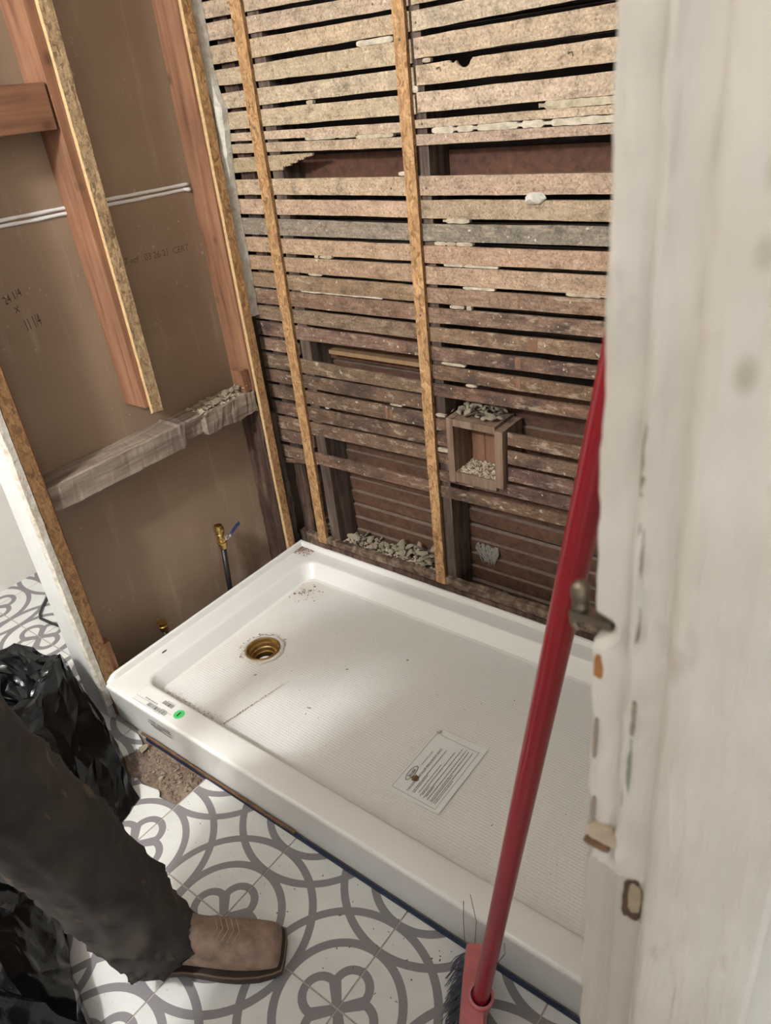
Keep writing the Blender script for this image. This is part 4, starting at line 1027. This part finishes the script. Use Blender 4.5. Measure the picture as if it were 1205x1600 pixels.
# catch
ct = tag(empty('door_catch', (1.518, -1.139, 1.185)), 'tarnished metal catch with rounded knob at chipped door jamb edge', 'door catch')
m = MB(); m.lathe((1.5165, -1.139, 1.204), [(.0008, .0115), (.0035, .0108), (.0056, .008), (.0062, .004), (.0056, -.001), (.0042, -.004), (.0052, -.006), (.0052, -.009), (.001, -.0095)], 18)
o = m.build('knob', TARN, ct, True)
m = MB(); m.box((1.5115, -1.144, 1.1885), (1.5385, -1.133, 1.1945)); m.tube([(1.5150, -1.140, 1.190), (1.5135, -1.141, 1.184), (1.5165, -1.141, 1.180)], .0028, 8); m.build('catch_plate', TARN, ct)
# hall-side casing beyond the jamb
struct(box('trim_3', (1.6525, -1.130, -.0105), (1.672, -1.045, 2.12), CREAM))

# ------------------------------------------------------------------ broom
HB = Vector((1.2682, -.9207, .110)); HT = Vector((1.5255, -.985, 1.640))
ax = (HT-HB).normalized()
br = tag(empty('broom', (1.225, -.90, 0)), 'red handled broom with pink head standing in front of the pan', 'broom')
m = MB(); m.tube([HB, HB+ax*.06, HB+ax*.5, HT-ax*.015, HT], [.0142, .0142, .0142, .0140, .010], 24)
o = m.build('handle', RED, br); autosmooth(o, 40)
# pink head: long block under the socket, bristles below and flaring left
hd = Vector((.48, -.87, 0)).normalized(); sd = Vector((.87, .48, 0)).normalized()
hc = Vector((1.208, -.838, 0))
vs = []; n = 16
for i in range(n+1):
    t = i/n; l = .002+.27*t; p = hc + hd*l
    wdt = .018+.005*math.sin(math.pi*t); zt_ = .098+.012*math.sin(math.pi*min(1, t*1.1)); zb_ = .072
    for (a, z) in ((-1, zb_), (-1.02, zb_+.014), (-.8, zt_), (.8, zt_), (1.02, zb_+.014), (1, zb_)): vs.append(p+sd*(a*wdt)+Vector((0, 0, z)))
k = 6
fs = [(i*k+a, i*k+(a+1) % k, (i+1)*k+(a+1) % k, (i+1)*k+a) for i in range(n) for a in range(k)] + [tuple(range(k)), tuple(range(n*k, n*k+k))]
o = mesh('head_block', vs, fs, PINK, br); autosmooth(o, 50)
m = MB(); m.lathe(HB-ax*.055, [(.006, 0), (.018, .010), (.021, .03), (.022, .062), (.0225, .066), (.0180, .067), (.0170, .058)], 22, ax); o = m.build('socket', PINK, br); autosmooth(o, 40)
m = MB()
for i in range(1500):
    t = random.random(); l = .006+.26*t; a = rnd(-1, 1)
    p = hc + hd*l + sd*(a*.019) + Vector((0, 0, .078))
    sp_ = a*.016 - .020 + rnd(-.009, .009); e = p + sd*sp_ + hd*rnd(-.014, .014)
    mid = (p+e)*.5; mid += sd*(-.004) ; mid.z = .045
    e.z = rnd(.001, .010)
    m.tube([p, mid, e], [.0012, .0011, .0008], 3, cap=False)
o = m.build('bristles', BRIS, br); o['kind'] = 'stuff'
m = MB()
for pts in (((1.186, -.842, .085), (1.184, -.838, .15), (1.185, -.834, .20)), ((1.205, -.836, .09), (1.210, -.834, .16), (1.198, -.830, .225)), ((1.255, -.86, .09), (1.268, -.835, .115), (1.262, -.826, .13))):
    m.tube(pts, .0007, 4)
o = m.build('stray_bristle', BRIS, br)

# ------------------------------------------------------------------ black rubbish bags
def bag_mesh(rings, seed, amp, nu=20, nv=11, lev=3):
    """rings of control points lofted into a coarse mesh, then crumpled by repeated midpoint displacement"""
    rr = random.Random(seed); K = len(rings)
    def ringpt(r, u):
        n_ = len(r); x = u*n_; i = int(x) % n_; t = x-int(x)
        return Vector(r[i]).lerp(Vector(r[(i+1) % n_]), t)
    V_ = []
    for j in range(nv+1):
        v = j/nv*(K-1); i = min(int(v), K-2); t = v-i
        for a_ in range(nu):
            u = (a_ + (.5 if j % 2 else 0)*0)/nu
            p = ringpt(rings[i], u).lerp(ringpt(rings[i+1], u), t)
            if 0 < j and a_ != 0: p += Vector((rr.uniform(-1, 1), rr.uniform(-1, 1), rr.uniform(-1, 1)))*amp
            V_.append(p)
    F_ = []
    for j in range(nv):
        for a_ in range(nu):
            q = (j*nu+a_, j*nu+(a_+1) % nu, (j+1)*nu+(a_+1) % nu, (j+1)*nu+a_)
            F_ += [(q[0], q[1], q[2]), (q[0], q[2], q[3])] if rr.random() < .5 else [(q[0], q[1], q[3]), (q[1], q[2], q[3])]
    c = len(V_); V_.append(sum((V_[nv*nu+a_] for a_ in range(nu)), Vector())/nu - Vector((0, 0, .03)))
    F_ += [(nv*nu+a_, nv*nu+(a_+1) % nu, c) for a_ in range(nu)]
    for l in range(lev):
        mid = {}; N = []
        def mp(i, k):
            key = (min(i, k), max(i, k))
            if key not in mid:
                d = (V_[i]-V_[k]).length
                V_.append((V_[i]+V_[k])/2 + Vector((rr.gauss(0, 1), rr.gauss(0, 1), rr.gauss(0, 1)))*d*(.050, .020, .008)[l]); mid[key] = len(V_)-1
            return mid[key]
        for f in F_:
            m0, m1, m2 = mp(f[0], f[1]), mp(f[1], f[2]), mp(f[2], f[0])
            N += [(f[0], m0, m2), (m0, f[1], m1), (m2, m1, f[2]), (m0, m1, m2)]
        F_ = N
    for p in V_: p.z = max(p.z, .002)
    return V_, F_
def loop_pts(z, *pts): return [(x, y, z+(dz[0] if dz else 0)) for x, y, *dz in pts]
b1 = [loop_pts(.003, (.295, -.950), (.13, -.885), (-.02, -.865), (-.22, -.90), (-.33, -1.02), (-.28, -1.20), (-.05, -1.24), (.18, -1.20), (.33, -1.06)),
      loop_pts(.09, (.168, -.918), (.08, -.882), (-.03, -.865), (-.24, -.90), (-.35, -1.02), (-.29, -1.20), (-.05, -1.26), (.19, -1.20), (.27, -1.05)),
      loop_pts(.18, (.044, -.888), (.00, -.874), (-.04, -.865), (-.23, -.90), (-.34, -1.02), (-.28, -1.18), (-.05, -1.22), (.13, -1.16), (.17, -1.03)),
      loop_pts(.250, (-.055, -.866), (-.075, -.872), (-.12, -.885, -.012), (-.22, -.90), (-.29, -1.02), (-.24, -1.13), (-.06, -1.14), (.03, -1.09, -.02), (.02, -.99, -.02)),
      loop_pts(.225, (-.075, -.885, .015), (-.09, -.90), (-.13, -.905), (-.19, -.93), (-.22, -1.0), (-.19, -1.06), (-.08, -1.08), (-.03, -1.05), (-.03, -.98)),
      loop_pts(.17, (-.07, -.95), (-.08, -.93), (-.10, -.915), (-.15, -.94), (-.17, -.99), (-.15, -1.02), (-.09, -1.03), (-.06, -1.02), (-.05, -.99))]
v_, f_ = bag_mesh(b1, 3, .012, 18, 8)
o = mesh('rubbish_bag', v_, f_, BAG); autosmooth(o, 17)
tag(o, 'open black plastic rubbish bag standing by the white post', 'rubbish bag')
b2 = [loop_pts(.003, (.690, -1.345), (.56, -1.305), (.42, -1.24), (.25, -1.30), (.20, -1.45), (.32, -1.58), (.52, -1.60), (.64, -1.50)),
      loop_pts(.05, (.700, -1.340), (.555, -1.300), (.42, -1.23), (.24, -1.30), (.19, -1.45), (.32, -1.59), (.53, -1.61), (.66, -1.50)),
      loop_pts(.12, (.63, -1.37), (.54, -1.315), (.42, -1.25), (.26, -1.31), (.22, -1.45), (.34, -1.56), (.5, -1.58), (.6, -1.49)),
      loop_pts(.19, (.54, -1.40), (.49, -1.345), (.42, -1.30), (.31, -1.34), (.29, -1.44), (.37, -1.52), (.46, -1.53), (.52, -1.47)),
      loop_pts(.22, (.46, -1.42), (.44, -1.39), (.41, -1.37), (.37, -1.39), (.36, -1.43), (.38, -1.46), (.42, -1.47), (.45, -1.45))]
v_, f_ = bag_mesh(b2, 11, .012, 16, 6)
o = mesh('rubbish_bag', v_, f_, BAG); autosmooth(o, 17)
tag(o, 'slumped black rubbish bag on the floor behind the brown boot', 'rubbish bag')

# ------------------------------------------------------------------ worker
FWD = Vector((.795, .607, 0)); RGT = Vector((.607, -.795, 0)); UP = Vector((0, 0, 1))
wk = tag(empty('person', (.76, -1.40, 0)), 'person in dusty dark jeans and brown square-toed boots standing at the pan', 'person')
def boot(heel, name, lab):
    F, R_ = FWD, RGT
    def P(l, s, z): return heel + F*l + R_*s + UP*z
    # vamp / shaft: sections along the foot (l, half width, top height, centre height roundness)
    sec = [(-.004, .026, .075, .02), (.012, .034, .160, .02), (.045, .036, .235, .02), (.085, .037, .235, .02), (.120, .038, .150, .02), (.150, .041, .126, .02), (.180, .045, .110, .018), (.215, .048, .096, .017), (.250, .048, .078, .016), (.280, .046, .070, .016), (.296, .043, .062, .016), (.304, .038, .046, .016)]
    vs_ = []; n_ = 22
    for l, hw, zt_, zb_ in sec:
        for k in range(n_):
            a = 2*math.pi*k/n_ - math.pi/2; c, s = math.cos(a), math.sin(a)
            e = .62 if l > .2 else .8
            x = hw*math.copysign(abs(c)**e, c); zz = (zt_+zb_)/2 + (zt_-zb_)/2*math.copysign(abs(s)**(.75 if s < 0 else .95), s)
            if s > 0 and l > .14: x *= 1-.46*s*s
            cr_ = .0026*math.sin(l*340)*(1 if .19 < l < .235 and s > .2 else 0) + .0016*nz((l*40, a*2, 3))
            vs_.append(P(l, x, zz+cr_))
    fs_ = [(i*n_+k, i*n_+(k+1) % n_, (i+1)*n_+(k+1) % n_, (i+1)*n_+k) for i in range(len(sec)-1) for k in range(n_)] + [tuple(range(n_)), tuple(range((len(sec)-1)*n_, len(sec)*n_))]
    root = mesh(name, vs_, fs_, LEATHER, wk, smooth=True)
    md = root.modifiers.new('sub', 'SUBSURF'); md.levels = 1; md.render_levels = 2
    if lab: root['label'] = lab
    # sole outline
    m_ = MB(); outl = [(.070, .037), (.110, .036), (.150, .041), (.185, .049), (.220, .054), (.262, .054), (.292, .049), (.307, .043), (.311, .020)]
    lo = [(l, -w_) for l, w_ in outl] + [(l, w_) for l, w_ in reversed(outl)]
    arch = lambda l: .010*max(0, 1-abs(l-.09)/.05)
    top = [P(l, s, .020+arch(l)*.4) for l, s in lo]; bot = [P(l, s*.97, .0015+arch(l)*1.2 + (.006*max(0, (l-.27)/.04))) for l, s in lo]; nn = len(lo)
    m_.add(top+bot, [tuple(range(nn)), tuple(reversed(range(nn, 2*nn)))] + [(i, (i+1) % nn, nn+(i+1) % nn, nn+i) for i in range(nn)])
    hl = [(-.008, -.022), (-.010, 0), (-.008, .022), (.004, .033), (.03, .037), (.068, .036), (.078, .033), (.078, -.033), (.068, -.036), (.03, -.037), (.004, -.033)]
    nn = len(hl); top = [P(l, s, .022) for l, s in hl]; bot = [P(l*.96, s*.95, .001) for l, s in hl]
    m_.add(top+bot, [tuple(range(nn)), tuple(reversed(range(nn, 2*nn)))] + [(i, (i+1) % nn, nn+(i+1) % nn, nn+i) for i in range(nn)])
    so = m_.build('boot_sole', SOLE, root)
    def top_at(l, s_):
        for (l0, h0, t0, b0), (l1, h1, t1_, b1_) in zip(sec, sec[1:]):
            if l0 <= l <= l1:
                q = (l-l0)/(l1-l0); hw, tt, bb = h0+(h1-h0)*q, t0+(t1_-t0)*q, b0+(b1_-b0)*q
                return P(l, s_*hw*.53, (tt+bb)/2 + (tt-bb)/2*(1-.10*s_*s_) + .0012)
    m_ = MB()
    for l0 in (.182, .192, .202, .212, .222):
        m_.tube([top_at(l0+.010*(1-abs(q)), q*.95) for q in (-1, -.75, -.5, -.25, 0, .25, .5, .75, 1)], .0011, 4)
    m_.build('vamp_stitching', SCUFF, root)['kind'] = 'stuff'
    m_ = MB(); ring_ = [P(l, s*.965, .0215+arch(l)*.4) for l, s in lo]; m_.tube(ring_+[ring_[0]], .0019, 5); m_.build('welt_stitching', STITCH, root)
    return root
boot(Vector((.629, -1.211, 0)), 'boot', 'scuffed tan brown leather square-toed boot')
boot(Vector((.88, -1.655, 0)), 'boot', None)
# jeans: one continuous surface for two legs and the hips, folds pressed in by noise
def leg_rings(path, folds, seed):
    out = []; NU = 44
    PP = [(Vector(p), a, b) for p, a, b in path]
    def cr(p0, p1, p2, p3, t): return ((2*p1)+(p2-p0)*t+(2*p0-5*p1+4*p2-p3)*t*t+(3*p1-p0-3*p2+p3)*t**3)*.5
    nv = (len(PP)-1)*14
    for j in range(nv+1):
        v = j/nv*(len(PP)-1); i = min(int(v), len(PP)-2); t = v-i
        g_ = lambda d: PP[max(0, min(len(PP)-1, i+d))]
        c = cr(g_(-1)[0], g_(0)[0], g_(1)[0], g_(2)[0], t); ra = cr(g_(-1)[1], g_(0)[1], g_(1)[1], g_(2)[1], t); rb = cr(g_(-1)[2], g_(0)[2], g_(1)[2], g_(2)[2], t)
        for k in range(NU):
            a = 2*math.pi*k/NU; d = FWD*math.cos(a)*rb + RGT*math.sin(a)*ra; u = d.normalized()
            z = c.z
            n1 = nz((math.cos(a)*1.0+seed, math.sin(a)*1.0, z*11+.9*math.sin(a+seed))); n2 = nz((math.cos(a)*1.3-seed, math.sin(a)*1.3, z*5-1.6*math.cos(a)))
            r1 = max(0, 1-abs(n1)*3.4)**1.6; r2 = max(0, 1-abs(n2)*4.0)**1.4
            wv = .017*r1*max(.12, 1-z/.42) + .010*r2 + .010*nz(Vector((math.cos(a)*1.2+seed, math.sin(a)*1.2, z*6))) - .006 + .0022*nz(Vector((math.cos(a)*5, math.sin(a)*5+seed, z*40)))
            hem = .012*math.sin(a*1.0+2.2) if j == 0 else 0
            out.append(c+d+u*wv*folds+Vector((0, 0, hem)))
    fs_ = [(j*NU+k, j*NU+(k+1) % NU, (j+1)*NU+(k+1) % NU, (j+1)*NU+k) for j in range(nv) for k in range(NU)]
    return out, fs_
mj = MB()
LP = [((.690, -1.172, .074), .062, .078), ((.684, -1.178, .11), .070, .082), ((.668, -1.189, .17), .076, .086), ((.650, -1.206, .27), .080, .090), ((.636, -1.226, .37), .086, .094), ((.626, -1.258, .49), .096, .100), ((.620, -1.294, .61), .102, .108), ((.632, -1.328, .74), .106, .116), ((.675, -1.36, .86), .112, .130), ((.71, -1.385, .94), .118, .135), ((.74, -1.40, 1.02), .13, .125)]
RP = [((.945, -1.612, .074), .062, .078), ((.938, -1.612, .11), .070, .082), ((.925, -1.608, .17), .074, .086), ((.905, -1.595, .27), .078, .090), ((.888, -1.575, .37), .084, .094), ((.868, -1.550, .49), .092, .098), ((.848, -1.522, .61), .096, .104), ((.825, -1.492, .74), .104, .114), ((.795, -1.455, .86), .112, .130), ((.765, -1.42, .94), .118, .135), ((.74, -1.40, 1.02), .13, .125)]
for pth, sd_ in ((LP, 1.7), (RP, 4.1)):
    a_, b_ = leg_rings(pth, 1.0, sd_); mj.add(a_, b_)
jo = mj.build('jeans', DENIM, wk, True); jo['label'] = 'dusty dark brown-grey jeans bunched over the boot'
md = jo.modifiers.new('solid', 'SOLIDIFY'); md.thickness = .003; md.offset = -1
# body under the clothes: one skinned surface with arms, hands and head
def skin_body(name, nodes, edges, root, mat, parent, lv=2):
    me_ = bpy.data.meshes.new(name); me_.from_pydata([Vector(p)-parent.location for p, r in nodes], edges, [])
    o_ = link(name, me_, mat, parent, (0, 0, 0))
    sk = o_.modifiers.new('skin', 'SKIN'); sk.use_smooth_shade = True
    for i, (p, r) in enumerate(nodes):
        d_ = me_.skin_vertices[0].data[i]; d_.radius = r if isinstance(r, tuple) else (r, r); d_.use_root = (i == root)
    ss = o_.modifiers.new('sub', 'SUBSURF'); ss.levels = lv; ss.render_levels = lv
    return o_
B0 = Vector((.74, -1.405, 0))
def Q(f, r, z): return B0 + FWD*f + RGT*(r + .22*max(0, z-.95) + .35*max(0, z-1.36)) + UP*(z - .10*max(0, z-1.36))
nodes = [(Q(0, 0, .98), .085), (Q(-.02, 0, 1.12), .085), (Q(-.04, 0, 1.27), .09), (Q(-.05, 0, 1.37), .07), (Q(-.045, 0, 1.43), .052), (Q(-.03, 0, 1.50), .056), (Q(-.02, 0, 1.56), (.074, .088)), (Q(-.018, 0, 1.62), (.076, .092)), (Q(-.022, 0, 1.67), (.055, .07))]
edges = [(i, i+1) for i in range(8)]
for s_, (e_, h_) in ((1, ((-.16, .24, 1.12), (-.08, .30, .90))), (-1, ((-.20, -.24, 1.12), (-.20, -.28, .88)))):
    k0 = len(nodes); sh = (-.055, .175*s_, 1.365)
    for p, r in ((sh, .048), (e_, .038), (h_, .028)): nodes.append((Q(*p), r))
    edges += [(3, k0), (k0, k0+1), (k0+1, k0+2)]
    pm = len(nodes); hv = Vector((h_[0]+.012, h_[1], h_[2]-.055)); nodes.append((Q(*hv), (.030, .016))); edges.append((k0+2, pm))
    for fi, (off, ln) in enumerate(((-.026, .070), (-.009, .080), (.009, .075), (.025, .058))):
        a_ = len(nodes); nodes.append((Q(hv.x+off, hv.y, hv.z-.035), .0095)); nodes.append((Q(hv.x+off, hv.y-s_*.006, hv.z-.035-ln*.5), .0088)); nodes.append((Q(hv.x+off, hv.y-s_*.020, hv.z-.035-ln*.92), .0078)); edges += [(pm, a_), (a_, a_+1), (a_+1, a_+2)]
    a_ = len(nodes); nodes.append((Q(hv.x+.035, hv.y-s_*.012, hv.z+.012), .0105)); nodes.append((Q(hv.x+.052, hv.y-s_*.02, hv.z-.025), .009)); edges += [(pm, a_), (a_, a_+1)]
body = skin_body('body', nodes, edges, 0, SKIN, wk)
# shirt over the torso and upper arms
def Qn(lst): return [(Q(*p), r) for p, r in lst]
sn = Qn([((-.005, 0, .95), .155), ((-.02, 0, 1.12), .148), ((-.04, 0, 1.27), .155), ((-.05, 0, 1.365), .125), ((-.048, 0, 1.42), .064)])
se = [(0, 1), (1, 2), (2, 3), (3, 4)]
for s_, e_ in ((1, (-.16, .24, 1.12)), (-1, (-.20, -.24, 1.12))):
    k0 = len(sn); sn += Qn([((-.055, .18*s_, 1.36), .084), (e_, .066)]); se += [(3, k0), (k0, k0+1)]
skin_body('shirt', sn, se, 0, SHIRT, wk)['label'] = 'grey work shirt'
# hair, face
hc_ = Q(-.020, 0, 1.63)
def ell(center, rf, rr_, ru, mat, name, cut=None, n=18):
    bm_ = bmesh.new(); bmesh.ops.create_uvsphere(bm_, u_segments=24, v_segments=16, radius=1)
    vs_ = []; 
    for v in bm_.verts: vs_.append(v.co.copy())
    if cut: bmesh.ops.delete(bm_, geom=[v for v in bm_.verts if cut(v.co)], context='VERTS')
    bm_.verts.ensure_lookup_table(); bm_.verts.index_update()
    P_ = [center + FWD*(v.co.x*rf) + RGT*(v.co.y*rr_) + UP*(v.co.z*ru) for v in bm_.verts]; F_ = [tuple(x.index for x in f.verts) for f in bm_.faces]; bm_.free()
    return mesh(name, P_, F_, mat, wk, smooth=True)
ell(hc_+UP*.004, .108, .090, .098, HAIR, 'hair', cut=lambda c: c.z < -.15 and c.x > -.2 or (c.x > .55 and c.z < .55) or c.z < -.6)
for s_ in (1, -1):
    ell(Q(.064, .031*s_, 1.592), .012, .014, .010, EYE, 'eye'); ell(Q(-.02, .082*s_, 1.585), .018, .010, .030, SKIN, 'ear')
ell(Q(.082, 0, 1.565), .020, .014, .022, SKIN, 'nose'); ell(Q(.068, 0, 1.532), .012, .024, .007, plain('lips', (170, 104, 92), .5), 'mouth')
